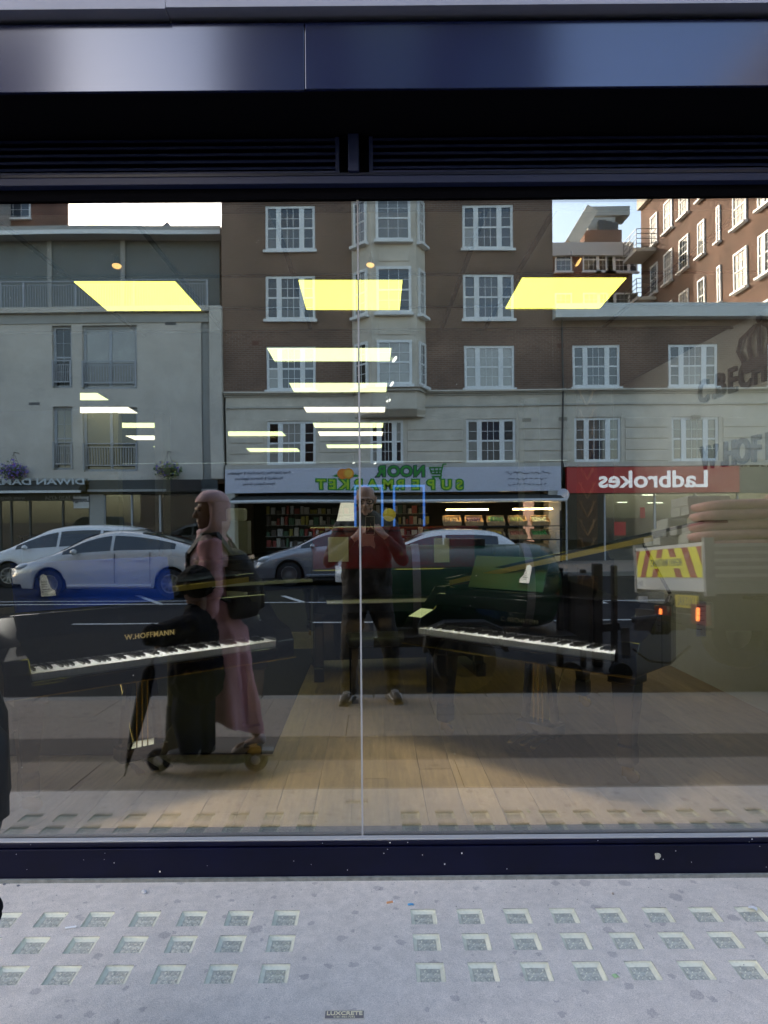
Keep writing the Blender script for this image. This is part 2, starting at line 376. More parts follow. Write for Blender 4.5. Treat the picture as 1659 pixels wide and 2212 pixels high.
MB().box((-5, -.046, ZT+.081), (5, .1, ZT+.092)).build('transom_bead', M_navy, sf)
z0l, z1l = ZT+.092, 3.02
MB().box((-.088, -.06, z0l), (-.044, .1, z1l)).build('mullion', M_navyl, sf, bevel=.003)
for s_, (xa, xb) in (('l', (-5, -.125)), ('r', (-.003, 5))):
    fr = MB().box((xa-.0, -.035, z0l+.001), (xb, .02, z0l+.013)).box((xb-.016 if s_ == 'l' else xa, -.034, z0l+.0135), (xb if s_ == 'l' else xa+.016, .02, z1l)).build('louvre_frame', M_navyl, sf)
    zz = z0l+.022
    for k in range(5):
        xa2, xb2 = (xa, xb-.017) if s_ == 'l' else (xa+.017, xb)
        MB().prismx([(-.03, zz), (-.026, zz+.012), (.05, zz+.034), (.05, zz+.028)], xa2, xb2).build('louvre_slat', M_navyl, sf)
        zz += .029
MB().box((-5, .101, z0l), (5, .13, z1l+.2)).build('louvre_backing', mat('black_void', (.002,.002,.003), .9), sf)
# fascia panels project 35 cm; the soffit behind is coloured near black as shade
ZF0, ZF1 = 3.02, 3.266
xf = [-5, P(658, 120, D-.35).x, 5]
for i in range(2):
    MB().box((xf[i]+.0015, -.35, ZF0+(.0035 if i else 0)), (xf[i+1]-.0015, -.335, ZF1)).build('fascia_panel', M_fascia, sf, bevel=.002)
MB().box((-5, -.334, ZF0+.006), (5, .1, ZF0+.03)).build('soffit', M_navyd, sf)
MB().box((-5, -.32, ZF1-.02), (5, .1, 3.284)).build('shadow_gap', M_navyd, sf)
xc = P(357, 10, D-.40).x
for i, (xa, xb) in enumerate(((-5, xc-.001), (xc+.001, 5))):
    MB().prismx([(-.40, 3.285+(.004 if i else 0)), (-.40, 3.72), (.1, 3.72), (.1, 3.31), (-.30, 3.31), (-.32, 3.285+(.004 if i else 0))], xa, xb).build('cornice_panel', M_cornice, sf)
MB().box((-16, -.05, 3.73), (16, .3, 8.5)).build('upper_wall', brickmat('shop_brick', (.24,.12,.08), (.17,.08,.05), (.2,.18,.15)), sf)  # unseen; height set for the sky light it leaves the street
for s_ in (-1, 1):
    MB().box((s_*5.001, -.08, 0), (s_*16, .3, 3.72)).build('side_wall', mat('stone_pier', (.36,.35,.33), .8, var=.15), sf)
# paint blob and flecks on the stall riser
def riser_pt(px, py): p = P(px, py, D-.05); return p.x, p.z
x, z = riser_pt(1420, 1849)
pts = [(x+.0135*(1+.25*math.sin(3*t+1))*math.cos(t)*.85, z+.0155*(1+.2*math.cos(2*t))*math.sin(t)) for t in [2*math.pi*k/14 for k in range(14)]]
tag(MB().prismy(pts, -.0505, -.053).build('gum_blob', mat('dried_gum', (.42,.41,.34), .8, var=.25, scale=120)), 'pale round dried gum blob stuck on the navy stall riser', 'gum')
mb = MB(); random.seed(11)
for k in range(75):
    px, py = random.uniform(0, 1659), random.choice([random.uniform(1800, 1822), random.uniform(1808, 1885)])
    x, z = riser_pt(px, py); r = random.choice([.0012,.0012,.0016,.002,.0032])
    if .002 < z < .127: mb.add([(x+r*math.cos(t), -.0506, z+r*1.2*math.sin(t)) for t in [k2*1.0472 for k2 in range(6)]], [tuple(range(6))])
    elif .133 < z < .147: mb.add([(x+r*math.cos(t), -.0426, z+r*math.sin(t)) for t in [k2*1.0472 for k2 in range(6)]], [tuple(range(6))])
mb.build('paint_flecks', mat('white_fleck', (.7,.7,.66), .7), sf)['kind'] = 'stuff'
# dust flecks on the glass itself
mb = MB()
for k in range(70):
    x, z, r = random.uniform(-1.6, 1.6), random.uniform(.2, 2.7), random.choice([.0009,.0011,.0015])
    if k < 40: x, z = random.gauss(-1.1, .28), random.gauss(2.5, .12); z = min(z, 2.74)
    mb.add([(x+r*math.cos(t), -.0012, z+r*math.sin(t)) for t in [k2*1.0472 for k2 in range(6)]], [tuple(range(6))])
mb.build('glass_flecks', MATS['white_fleck'], sf)['kind'] = 'stuff'

# maker's plate in the pavement
px0 = P(745, 2190, 2.13); yl_ = -.80
pl = thing('maker_plate', 'small brass maker plate set into the concrete pavement', 'plate', (P(744, 2190, D+yl_).x, yl_, gz(yl_)), 0)
MB().box((-.058,-.017,-.004), (.058,.017,.0008)).build('plate', mat('plate_dark', (.20,.18,.19), .5, metal=.1), pl)
mr = MB()
for b_ in (((-.06,-.019),(.06,-.017)),((-.06,.017),(.06,.019)),((-.06,-.017),(-.058,.017)),((.058,-.017),(.06,.017))):
    mr.box((*b_[0],-.004), (*b_[1],.002))
mr.build('rim', mat('plate_brass', (.62,.57,.50), .5, metal=.1), pl)
text('LUXCRETE', .0225, (0, .0055, .001), (0,0,0), mat('plate_letters', (.85,.76,.52), .5), pl, ext=.0006, bold=.0006, local=True, sx=1.0)
text('0181-965-7292', .0105, (0, -.0095, .001), (0,0,0), MATS['plate_letters'], pl, ext=.0005, local=True)

# litter on the pavement
def gp(px, py):
    dx, dy = ray(px, py); s = 0
    for _ in range(30): d = (H-gz(-s))/-dy; s = D-d
    return Vector((dx*d, -s, gz(-s)))
M_grit = mat('grit', (.30,.29,.27), .9, var=.5, scale=50)
def pebble(p, r, sq=.7, seed=0, name='pebble', m=None):
    random.seed(seed); mb = MB(); mb.ell((0,0,r*sq*.8), (r, r*.85, r*sq), 9, 6)
    mb.v = [(x*(1+random.uniform(-.15,.15)), y*(1+random.uniform(-.15,.15)), z) for x,y,z in mb.v]
    o = mb.build(name, m or mat('pebble_stone', (.5,.5,.52), .8, var=.3, scale=60)); o.location = p; return o
tag(pebble(gp(311, 1930), .011, .75, 2), 'small pale grey pebble lying before the window', 'pebble')
def scrap(px, py, w, h, rz, m, name, label, cat, curl=.3):
    mb = MB(); n = 6; q = []
    for i in range(n+1):
        t = i/n-.5; q.append((t*w, h*curl*(.5-2*t*t)+.0015))
    mb.rings([[(x, -h/2+.1*h*math.sin(9*x/w), z), (x, h/2, z), (x, h/2, z+.0008), (x, -h/2+.1*h*math.sin(9*x/w), z+.0008)] for x, z in q])
    o = mb.build(name, m); o.location = gp(px, py); o.rotation_euler = (0,0,rz); return tag(o, label, cat)
M_pap = mat('paper_white', (.72,.72,.74), .7)
p = gp(153, 2006); tag(MB().tube([(-.019,0,.0045),(.019,0,.0045)], .0042, 8).build('cigarette_stub', M_pap), 'white cigarette stub lying between the first two lens rows', 'stub')
bpy.data.objects['cigarette_stub'].location = p; bpy.data.objects['cigarette_stub'].rotation_euler = (0,0,.25)
for k, (px, py, rz, lab) in enumerate(((1452, 1892, 0., 'orange cigarette end close against the navy stall riser'), (842, 1951, .3, 'orange cigarette end lying near the blue wrapper'))):
    o = MB().tube([(-.012,0,.004),(.012,0,.004)], .0038, 8).build('cigarette_end', mat('filter_orange', (.62,.30,.14), .8)); o.location = gp(px, py); o.rotation_euler = (0,0,rz); tag(o, lab, 'cigarette end')
    MB().tube([(.0121,0,.004),(.02,0,.004)], .0036, 8).build('paper_end', M_pap, o)
scrap(1470, 1891, .018, .014, .5, mat('foil_blue', (.35,.42,.62), .4), 'foil_scrap', 'crumpled pale blue foil scrap beside the orange cigarette end', 'scrap', .5)
scrap(887, 1955, .022, .012, .1, mat('wrapper_blue', (.12,.42,.72), .5), 'sweet_wrapper', 'bright blue sweet wrapper above the first right lens', 'wrapper', .3)
scrap(1330, 2110, .018, .018, .3, mat('leaf_green', (.38,.55,.30), .7), 'leaf_scrap', 'pale green leaf scrap beside a lens of the front row', 'leaf', .3)
scrap(1626, 1963, .03, .02, -.6, M_pap, 'paper_scrap', 'crumpled white paper scrap by the farthest right lens', 'paper', .4)
scrap(790, 1890, .014, .008, .2, M_pap, 'paper_bit', 'tiny white paper bit in the riser corner below the joint', 'paper', .3)
tag(pebble(gp(1324, 1932), .0055, .9, 5, 'pebble', mat('pebble_brown', (.45,.38,.33), .8)), 'tiny brown pebble between riser and right lens rows', 'pebble')
for k, (px, py) in enumerate(((39,1914),(9,1911))):
    tag(pebble(gp(px, py), .007, .4, 8+k, 'gum_spot', mat('gum_dark', (.16,.16,.18), .8)), ('dark flattened gum spot near the riser at the far left' if k else 'dark flattened gum spot, second from the left edge by the riser'), 'gum')
mb = MB(); random.seed(5)
for k in range(420):
    px = random.uniform(-20, 1680); py = min(2205, 1890+abs(random.gauss(0, 1))*(45 if random.random() < .55 else 160))
    p = gp(px, py); r = random.choice([.0008,.001,.0012,.0016,.0024])
    mb.ell((p.x, p.y, p.z+r*.5), (r, r*random.uniform(.6,1), r*.7), 5, 3)
tag(mb.build('grit', M_grit), 'fine grit scattered over the concrete pavement', 'grit', kind='stuff')
mb = MB()
for k in range(150):
    p = gp(random.uniform(-20, 1680), random.uniform(1895, 2205)); r = random.choice([.0008,.001,.0013])
    mb.ell((p.x, p.y, p.z+r*.4), (r, r*.8, r*.6), 5, 3)
tag(mb.build('white_grit', MATS['white_fleck']), 'white stone crumbs scattered over the concrete pavement', 'grit', kind='stuff')
# ================================================================ SHOP ROOM
FL = .08; CE = 2.90
M_wood = [mat('oak_plank_%d' % k, c, .38, var=.28, scale=5, detail=8, stretch=(9, .7, 1), bump=.05, bscale=30) for k, c in enumerate(((.30,.205,.10),(.34,.24,.12),(.27,.185,.09),(.32,.22,.105)))]
fl = struct(MB().box((-7, .10, FL-.06), (6, 15, FL-.012)).build('floor', M_wood[2]))
random.seed(21); w = .178; i = 0; x = -3.56+.067
while x < 2.75:
    y = .101-random.uniform(0, 1.6)
    while y < 5.6:
        L = random.choice([1.5, 1.9, 2.2])
        ya, yb = max(y, .101), min(y+L, 5.8)
        if yb-ya > .05: MB().box((x+.0012, ya+.0012, FL-.0115), (min(x+w, 2.749)-.0012, yb-.0012, FL-random.uniform(0, .0007))).build('plank', M_wood[random.randrange(4)], fl)
        y += L
    x += w
struct(MB().box((-7, 5.81, FL-.0115), (6, 15, FL)).build('floor_rear', mat('rear_floor_dark', (.03,.028,.026), .95)))  # rear floor in one even dark tone
MB().box((-3.3, 1.25, FL+.0005), (-.60, 4.6, FL+.009)).build('floor_shade', mat('floor_shade_black', (.012,.012,.013), .95, var=.3, scale=60)); tag(bpy.data.objects['floor_shade'], 'black sheet for the floor shade under the piano with the blue desk', 'floor_shade')  # added dark sheet standing in for shade on the planks
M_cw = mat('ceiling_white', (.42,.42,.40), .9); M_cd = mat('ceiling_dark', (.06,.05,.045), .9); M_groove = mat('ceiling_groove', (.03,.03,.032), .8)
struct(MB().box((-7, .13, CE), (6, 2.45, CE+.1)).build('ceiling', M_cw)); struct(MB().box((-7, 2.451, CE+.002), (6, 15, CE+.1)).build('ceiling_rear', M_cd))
def cd(py, px=805): return (CE-H)/ray(px, py)[1]
def cxy(px, py): d = cd(py, px); p = P(px, py, d); return p.x, p.y
gr = [cxy(160, 597)[0]-.03, cxy(378, 597)[0]+.03, cxy(645, 594)[0]-.03, cxy(869, 594)[0]+.35, cxy(1128, 589)[0]-.03, 1.75]
ct = tag(MB().box((gr[0]-.012, .14, CE-.012), (gr[0]+.012, 2.6, CE-.001)).build('lighting_track', M_groove), 'black ceiling track running past the first yellow light panel', 'track')
for k, xg in enumerate(gr[1:]):
    lab = ['past the inner edge of the first yellow light panel', 'past the joint-side light panel\'s outer edge', 'between the middle and last yellow panels', 'along the last yellow light panel', 'nearest the lettered wall'][k]
    tag(MB().box((xg-.012, .14, CE-.012), (xg+.012, 2.6, CE-.001)).build('lighting_track', M_groove), 'black ceiling track running '+lab, 'track')
for yg, lab in ((cxy(270, 597)[1]-.04, 'in front of the yellow light panels'), (cxy(330, 660)[1]+.03, 'behind the yellow light panels'), (2.45, 'where the pale ceiling ends')):
    tag(MB().box((-7, yg-.012, CE-.022), (2.74, yg+.012, CE-.0125)).build('cross_track', M_groove), 'dark cross strip on the ceiling '+lab, 'track')
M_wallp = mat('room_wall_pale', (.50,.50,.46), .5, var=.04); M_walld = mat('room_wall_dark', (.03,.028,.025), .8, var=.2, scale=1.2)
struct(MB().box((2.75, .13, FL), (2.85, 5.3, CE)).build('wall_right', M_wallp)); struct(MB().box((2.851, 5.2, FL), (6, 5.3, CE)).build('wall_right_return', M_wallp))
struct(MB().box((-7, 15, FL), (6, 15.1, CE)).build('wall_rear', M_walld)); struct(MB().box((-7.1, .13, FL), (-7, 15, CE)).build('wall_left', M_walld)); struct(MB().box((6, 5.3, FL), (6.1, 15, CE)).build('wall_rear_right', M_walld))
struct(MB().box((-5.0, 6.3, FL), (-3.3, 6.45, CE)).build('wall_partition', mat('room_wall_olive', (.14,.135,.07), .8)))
# ceiling light panels
M_ly = mat('panel_yellow', (1,.9,.3), .5, emit=(1,.95,.13), estr=1.0); M_lg = mat('panel_pale_green', (1,1,.7), .5, emit=(.85,.95,.42), estr=.7); M_lw = mat('panel_white', (1,1,.9), .5, emit=(1,.93,.68), estr=.7)
M_trim = mat('panel_trim', (.05,.05,.045), .5)
def panel(n0, n1, yn, f0, f1, yf, m, label):
    a = [Vector((*cxy(n0, yn), 0)), Vector((*cxy(n1, yn), 0)), Vector((*cxy(f1, yf), 0)), Vector((*cxy(f0, yf), 0))]
    c = sum(a, Vector())/4; t = thing('light_panel', label, 'ceiling light', (c.x, c.y, CE-.03), 0, 'ceiling light panels')
    q = [(p-c) for p in a]
    MB().prism([(p.x, p.y) for p in q], -.004, 0).build('diffuser', m, t)
    MB().prism([(p.x*1.03, p.y*1.03) for p in q], .0005, .012).build('housing', M_trim, t)
panel(160, 378, 597, 232, 434, 660, M_ly, 'yellow ceiling light panel above the piano with blue desk')
panel(645, 869, 594, 662, 863, 658, M_ly, 'yellow ceiling light panel crossed by the glass joint')
panel(1128, 1353, 589, 1092, 1295, 655, M_ly, 'yellow ceiling light panel nearest the lettered wall')
panel(577, 845, 744, 593, 842, 772, M_lg, 'wide pale green light panel, first behind the yellow one')
panel(625, 836, 821, 635, 834, 840, M_lg, 'pale green light panel, second behind the yellow one')
panel(656, 832, 874, 662, 831, 885, M_lw, 'cream light panel, third behind the yellow one')
panel(676, 828, 909, 680, 827, 919, M_lg, 'pale green light panel, fourth behind the yellow one')
panel(687, 827, 928, 691, 826, 937, M_lw, 'cream light panel, fifth behind the yellow one')
panel(705, 825, 957, 708, 824, 964, M_lg, 'narrow green light panel deepest in the middle row')
panel(173, 210, 843, 173, 234, 858, M_lg, 'pale light panel highest of the side row')
panel(173, 276, 874, 173, 297, 887, M_lw, 'cream light panel, second of the side row')
panel(190, 350, 909, 215, 361, 919, M_lg, 'long green light panel, third of the side row')
panel(271, 361, 937, 291, 361, 946, M_lw, 'cream light panel, fourth of the side row')
panel(331, 361, 961, 347, 361, 967, M_lg, 'smallest light panel at the end of the side row')
panel(493, 608, 928, 493, 617, 937, M_lg, 'pale green light panel beside the middle row')
panel(532, 642, 965, 540, 648, 972, M_lg, 'small green light panel below the one beside the middle row')
# spot lamps
M_spot = mat('spot_body', (.02,.02,.022), .4); M_warm = mat('spot_warm', (1,.7,.3), .4, emit=(1,.55,.16), estr=.55); M_cool = mat('spot_cool', (1,1,1), .4, emit=(1,.97,.85), estr=.6)
def spot(px, py, d, s, tilt, m, label, body=M_spot, watt=0, aim=(0,0,0), cone=1.5):
    p = P(px, py, d); t = thing('spot_lamp', label, 'spot lamp', p, 0, 'ceiling spot lamps')
    ax = Vector((math.sin(tilt), -.25, -math.cos(tilt))).normalized()
    MB().tube([-ax*.085*s, -ax*.05*s, Vector((0,0,0))], [.016*s, .022*s, .042*s], 14).build('lamp_head', body, t, smooth=False)
    MB().tube([ax*.0005, ax*.009*s], [.040*s, .034*s], 14).build('lamp_lens', m, t)
    if watt:      # the lamp's own light
        ld = bpy.data.lights.new('spot_light', 'SPOT'); ld.energy = watt; ld.spot_size = cone; ld.spot_blend = 1.; ld.shadow_soft_size = .3; ld.color = (1, .94, .86)
        lo_ = bpy.data.objects.new('spot_light', ld); COL.objects.link(lo_); lo_.parent = t; lo_.location = ax*.03; lo_.rotation_euler = (-(Vector(aim)-p).normalized()).to_track_quat('Z', 'Y').to_euler()
    top = max(.02, CE-p.z)
    MB().tube([-ax*.07*s, (-ax*.07*s)+Vector((0,0,.02)), (-ax.x*.07*s, -ax.y*.07*s, top-.012)], .007*s, 6).build('stem', body, t)
spot(252, 574, 3.80, .62, .1, M_warm, 'lit warm spot lamp above the first yellow light panel', watt=105, aim=(-1.05,.66,.78), cone=.7)
spot(800, 572, 3.80, .55, -.1, M_warm, 'lit warm spot lamp right beside the glass joint', watt=14, aim=(-.02,.8,0), cone=1.1)
spot(1249, 566, 3.80, .62, .9, M_warm, 'tilted warm spot lamp above the last yellow light panel', watt=95, aim=(.95,.98,.85), cone=.95)
M_spw = mat('spot_body_white', (.5,.5,.48), .4)
for px, py, d, tl, lab, *wt_ in ((852,776,6.2,.9,'white spot lamp beside the first green light panel', 34), (846,829,7.4,.9,'white spot lamp beside the second green light panel'), (839,865,8.4,.4,'white spot lamp beside the third light panel'),
                           (764,1000,15.5,.2,'tiny lit spot lamp deep in the room'), (810,1001,15.0,.4,'tiny lit spot lamp deep in the room, beside the joint')):
    spot(px, py, d, .8, tl, M_cool, lab, M_spw, watt=wt_[0] if wt_ else 0, aim=(2.74,3.0,1.7), cone=1.7)

# ---------------------------------------------------------------- grand pianos
M_blk = mat('piano_black', (.006,.006,.008), .06, spec=.6, coat=.6)
M_key = mat('key_white', (.84,.87,.92), .25); M_keyb = mat('key_black', (.012,.012,.013), .25)
M_brass = mat('brass', (.75,.58,.22), .25, metal=1.); M_gold = mat('gold_letter', (.80,.62,.28), .35, metal=.6, emit=(.8,.6,.25), estr=.05)
KS = 1.27/1.225
def grand_outline(w, L):
    x = w/2; pts = [(-x, 0), (x, 0), (x, .42)]
    for t in (0, .12, .25, .4, .55, .7, .82, .92, 1.0):
        a = t; px = x-(2*x*.42)*(3*a*a-2*a*a*a); py = .42+(L-.62)*a; pts.append((px, py))
    c = (-x+.36, L-.35)
    for k in range(1, 8):
        an = k/8*math.pi*.62; pts.append((c[0]+ (x-(2*x*.42)-c[0])*math.cos(an), L-.20+.20*math.sin(an)))
    pts += [(-x+.12, L-.02), (-x, L-.2)]
    return pts
def make_grand(label, center, rz, lid_deg, name_txt, desk_m, desk_h=.2, desk_x=(-.46,.46), body=None, length=1.75, flap=True, flap_x=0.):
    body = body or M_blk
    t = thing('grand_piano', label, 'piano', center, rz, 'grand pianos on show')
    W = 1.27+.23; kz = .70
    out = grand_outline(W, length)
    out_b = [(x, y+.30) if y == 0 else (x, y) for x, y in out]
    MB().prism(out_b, .60, .93).build('case', body, t, bevel=.006)
    for s in (-1, 1):      # arms either side of the keys
        xa, xb = s*(.635+.004), s*(W/2)
        MB().prismx([(-.01,.60),(-.01,.70),(.03,.76),(.16,.80),(.299,.925),(.299,.60)], xa, xb).build('arm', body, t, bevel=.004)
        MB().box((s*.6365, .012, kz-.02), (s*.605+s*.033, .15, kz-.012)).build('key_block', body, t)
    MB().box((-.6385, -.03, .60), (.6385, .298, .655)).build('key_bed', body, t, bevel=.004)
    MB().box((-.6385, -.028, .656), (.6385, -.006, .667)).build('key_slip', body, t, bevel=.003)
    MB().box((-W/2, -.032, .596), (W/2, -.0285, .6015)).build('brass_line', M_brass, t)
    fb = MB().prismx([(.165,kz+.012),(.18,kz+.13),(.2,kz+.20),(.23,kz+.20),(.23,kz-.02),(.17,kz-.02)], -.6385, .6385).build('fallboard', body, t)
    if name_txt:
        text(name_txt, .037, (-.02, .170, kz+.085), (math.radians(83), 0, 0), M_gold if name_txt[0] == 'W' else mat('dull_letter', (.05,.045,.03), .5), t, ext=.0008, bold=.0008, local=True, spacing=1.1)
    kw = 1.27/52
    k0 = None
    for i in range(52):
        loc = (-.635+kw*(i+.5), 0, kz)
        if k0 is None: k0 = MB().box((-kw/2+.0006, 0, -.032), (kw/2-.0006, .155, 0)).build('white_key', M_key, t); k0.location = loc
        else: share(k0, loc)
    b0 = None
    for i in range(51):
        if (i % 7) in (1, 4): continue      # first white key is A
        loc = (-.635+kw*(i+1), .052, kz)
        if b0 is None: b0 = MB().prismy([(-.0055,0),(.0055,0),(.0042,.0125),(-.0042,.0125)], 0, .10).build('black_key', M_keyb, t); b0.location = loc
        else: share(b0, loc)
    # legs with casters
    for lx, ly in ((-.60, .22), (.60, .22), (-.28, length-.32)):
        MB().prism([(lx-.075,ly-.075),(lx+.075,ly-.075),(lx+.075,ly+.075),(lx-.075,ly+.075)], .52, .599).build('leg_block', body, t, bevel=.006)
        lg = MB().rings([[(lx+sx*r, ly+sy*r, z) for sx, sy in ((-1,-1),(1,-1),(1,1),(-1,1))] for z, r in ((.519,.06),(.42,.055),(.20,.036),(.185,.042),(.10,.042),(.085,.034))]).build('leg', body, t, bevel=.004)
        MB().box((lx-.025, ly-.02, .03), (lx+.025, ly+.02, .0845)).build('caster_fork', M_brass, lg)
        MB().lathe([(.001,-.014),(.032,-.014),(.035,0),(.032,.014),(.001,.014)], (lx+.028, ly, .033), 'y', 14).build('caster_wheel', M_brass, lg)
    # pedal lyre
    MB().box((-.13, .30, .10), (.13, .42, .17)).build('pedal_box', body, t, bevel=.006)
    for s in (-1, 1): MB().beam((s*.10, .36, .17), (s*.06, .36, .60), .03, .05).build('lyre_post', body, t)
    for s in (-1, 0, 1):
        MB().tube([(s*.03, .34, .17), (s*.03, .34, .60)], .004, 6).build('pedal_rod', M_brass, t)
        MB().rings([[(s*.075+sx*w_, y, z) for sx, z in ((-1,z0),(1,z0),(1,z0+.008),(-1,z0+.008))] for y, w_, z0 in ((.31,.012,.085),(.22,.014,.08),(.18,.022,.076),(.155,.018,.072))]).build('pedal', mat('pedal_metal', (.7,.66,.58), .25, metal=.9), t)
    MB().tube([(0,.44,.12),(0,.75,.60)], .006, 6).build('lyre_brace', M_brass, t)
    # music desk
    if desk_m:
        MB().prismx([(.36,.935),(.375,.935),(.47,.935+desk_h),(.455,.935+desk_h)], desk_x[0], desk_x[1]).build('music_desk', desk_m, t, bevel=.003)
    # lid on its hinge along the straight side
    al = math.radians(lid_deg); lid = bpy.data.objects.new('lid', None)
    lo = [(x+W/2, y) for x, y in out if y > 0] ; lo = [(0,.42),(W,.42)]+[p for p in lo if p[1] > .42]
    ld = MB().prism(lo, .001, .021).build('lid', body, t, bevel=.004); ld.location = (-W/2, 0, .934); ld.rotation_euler = (0, -al, 0)
    if flap:
        MB().box((.0,.421,.0225), (W+flap_x,.80,.040)).build('lid_flap', body, ld, bevel=.003)
        MB().box((.05,.404,-.010), (W-.05,.4195,.020)).build('hinge_strip', mat('hinge_brass', (.42,.33,.07), .45, metal=.4), ld)
    if lid_deg > 4:
        MB().tube([(.62,.75,.935), (-W/2+(W-.25)*math.cos(al), .75, .934+(W-.25)*math.sin(al))], .01, 8).build('lid_prop', body, t)
    return t
M_blue = mat('desk_blue', (.005,.026,.20), .2, coat=.5); M_green = mat('desk_green', (.004,.036,.02), .3, coat=.0); M_red = mat('lacquer_red', (.17,.006,.014), .2, coat=.6)
A = Vector((-1.533,.236)); B = Vector((-.543,1.056)); c = (A+B)/2
gl_ = make_grand('black grand piano with a blue music desk before the walkers', (c.x, c.y, FL), math.atan2(B.y-A.y, B.x-A.x), 3, 'W.HOFFMANN', M_blue, .24, (-.62, .20))
A = Vector((.279,1.47)); B = Vector((1.193,.59)); c = (A+B)/2
gr_ = make_grand('black grand piano with a green music desk and half-open lid', (c.x, c.y, FL), math.atan2(B.y-A.y, B.x-A.x), 13, 'C. BECHSTEIN', M_green, .2, (-.52, .02), flap_x=.22)
make_grand('black grand piano standing deeper in the room, lid closed', (-1.15, 4.9, FL), .5, 3, None, None, flap=False)
# red upright piano
ru = thing('upright_piano', 'red lacquered upright piano in the middle of the showroom', 'piano', (.2, 3.45, FL), .12)
MB().box((-.74, .02, .12), (.74, .55, .93)).build('case', M_blk, ru, bevel=.01); MB().box((-.74, .02, .932), (.74, .55, 1.27)).build('upper_case', M_red, ru, bevel=.01)
MB().box((-.77, -.02, 1.272), (.77, .57, 1.31)).build('lid', M_red, ru, bevel=.012)
MB().box((-.72, -.30, .58), (.72, .019, .66)).build('key_bed', M_blk, ru, bevel=.006)
for s in (-1, 1):
    MB().box((s*.70, -.29, .661), (s*.745, .019, .80)).build('arm', M_blk, ru, bevel=.01)
    MB().box((s*.66, -.25, .02), (s*.74, -.17, .579)).build('leg', M_blk, ru, bevel=.008)
    MB().box((s*.66, -.30, .0), (s*.745, .56, .119)).build('foot', M_blk, ru, bevel=.006)
MB().box((-.63, -.28, .661), (.63, -.14, .682)).build('white_keys', M_key, ru); MB().box((-.63, -.20, .6825), (.63, -.14, .692)).build('black_keys', M_keyb, ru)
MB().box((-.60, .012, 1.0), (-.42, .0195, 1.22)).build('price_card', M_pap, ru); MB().box((.36, .012, .98), (.5, .0195, 1.2)).build('price_card', M_pap, ru)
# black upright pianos deeper in the room
def upright(loc, rz, label):
    t = thing('upright_piano', label, 'piano', loc, rz, 'black upright pianos')
    MB().box((-.74, .02, .1), (.74, .55, 1.2)).build('case', M_blk, t, bevel=.01); MB().box((-.77, -.02, 1.202), (.77, .57, 1.235)).build('lid', M_blk, t, bevel=.012)
    MB().box((-.72, -.30, .58), (.72, .019, .66)).build('key_bed', M_blk, t, bevel=.006); MB().box((-.63, -.28, .661), (.63, -.14, .682)).build('white_keys', M_key, t)
    for s in (-1, 1): MB().box((s*.66, -.25, .02), (s*.74, -.17, .579)).build('leg', M_blk, t, bevel=.008); MB().box((s*.70, -.29, .661), (s*.745, .019, .80)).build('arm', M_blk, t, bevel=.01)
upright((2.2, 6.0, FL), -.5, 'black upright piano behind the carved pillar'); upright((-3.2, 5.2, FL), .4, 'black upright piano against the olive partition')
# stool
st = thing('piano_bench', 'black padded piano bench in front of the red upright', 'bench', (.15, 2.55, FL), .1)
MB().box((-.36, -.17, .42), (.36, .17, .49)).build('seat', mat('bench_leather', (.012,.012,.013), .45), st, bevel=.025)
for sx in (-1, 1):
    for sy in (-1, 1): MB().box((sx*.33, sy*.15, 0), (sx*.28, sy*.11, .419)).build('leg', M_blk, st)
# price tags
M_tag = mat('tag_card', (.82,.84,.86), .5); M_ink = mat('tag_ink', (.10,.11,.14), .8)
def piano_tag(px, py, d, h, rz, label, flip=1):
    pts = [(-.30,-.5),(-.32,.2),(-.28,.42),(-.12,.5),(.06,.42),(.12,.15),(.22,-.12),(.42,-.28),(.45,-.5)]
    o = MB().prismy([(x*h*.8*flip, z*h) for x, z in pts], -.001, .001).build('price_tag', M_tag); o.location = P(px, py, d); o.rotation_euler = (-.3, 0, rz)
    for k in range(5): MB().box((-.2*h, -.0016, (.15-.11*k)*h), ((.05 if k != 3 else .12)*h, -.0012, (.13-.11*k-(.012 if k == 3 else 0))*h)).build('print_line', M_ink, o)
    return tag(o, label, 'price tag')
def desk_pt(root, x, y, z):
    rz = root.rotation_euler.z; c, s = math.cos(rz), math.sin(rz); return Vector((root.location.x+c*x-s*y, root.location.y+s*x+c*y, root.location.z+z))
o = piano_tag(143, 1226, 3.8, .115, .69, 'white piano-shaped price tag on the blue music desk'); o.location = desk_pt(gl_, -.47, .385, 1.06)
o = piano_tag(1083, 1200, 4.3, .115, -.76, 'white piano-shaped price tag on the green music desk', -1); o.location = desk_pt(gr_, -.10, .385, 1.04)
def sheet(px0, py0, px1, py1, d, rz, label, lines=6):
    a, b = P(px0, py0, d), P(px1, py1, d); c = (a+b)/2; w, h = abs(b.x-a.x)/math.cos(rz), abs(a.z-b.z)
    o = MB().box((-w/2, -.0008, -h/2), (w/2, .0008, h/2)).build('paper_card', M_tag); o.location = c; o.rotation_euler = (0, 0, rz)
    for k in range(lines): MB().box((-w*.38, -.0014, h*(.36-.13*k)), (w*random.choice([.1,.3,.36]), -.001, h*(.345-.13*k))).build('print_line', M_ink, o)
    return tag(o, label, 'card')
sheet(1505, 1299, 1524, 1375, 3.75, -.3, 'tall white price sheet hanging by the half-open piano lid')
sheet(1380, 1288, 1398, 1310, 3.85, -.3, 'small blank white card on the half-open piano', 0)
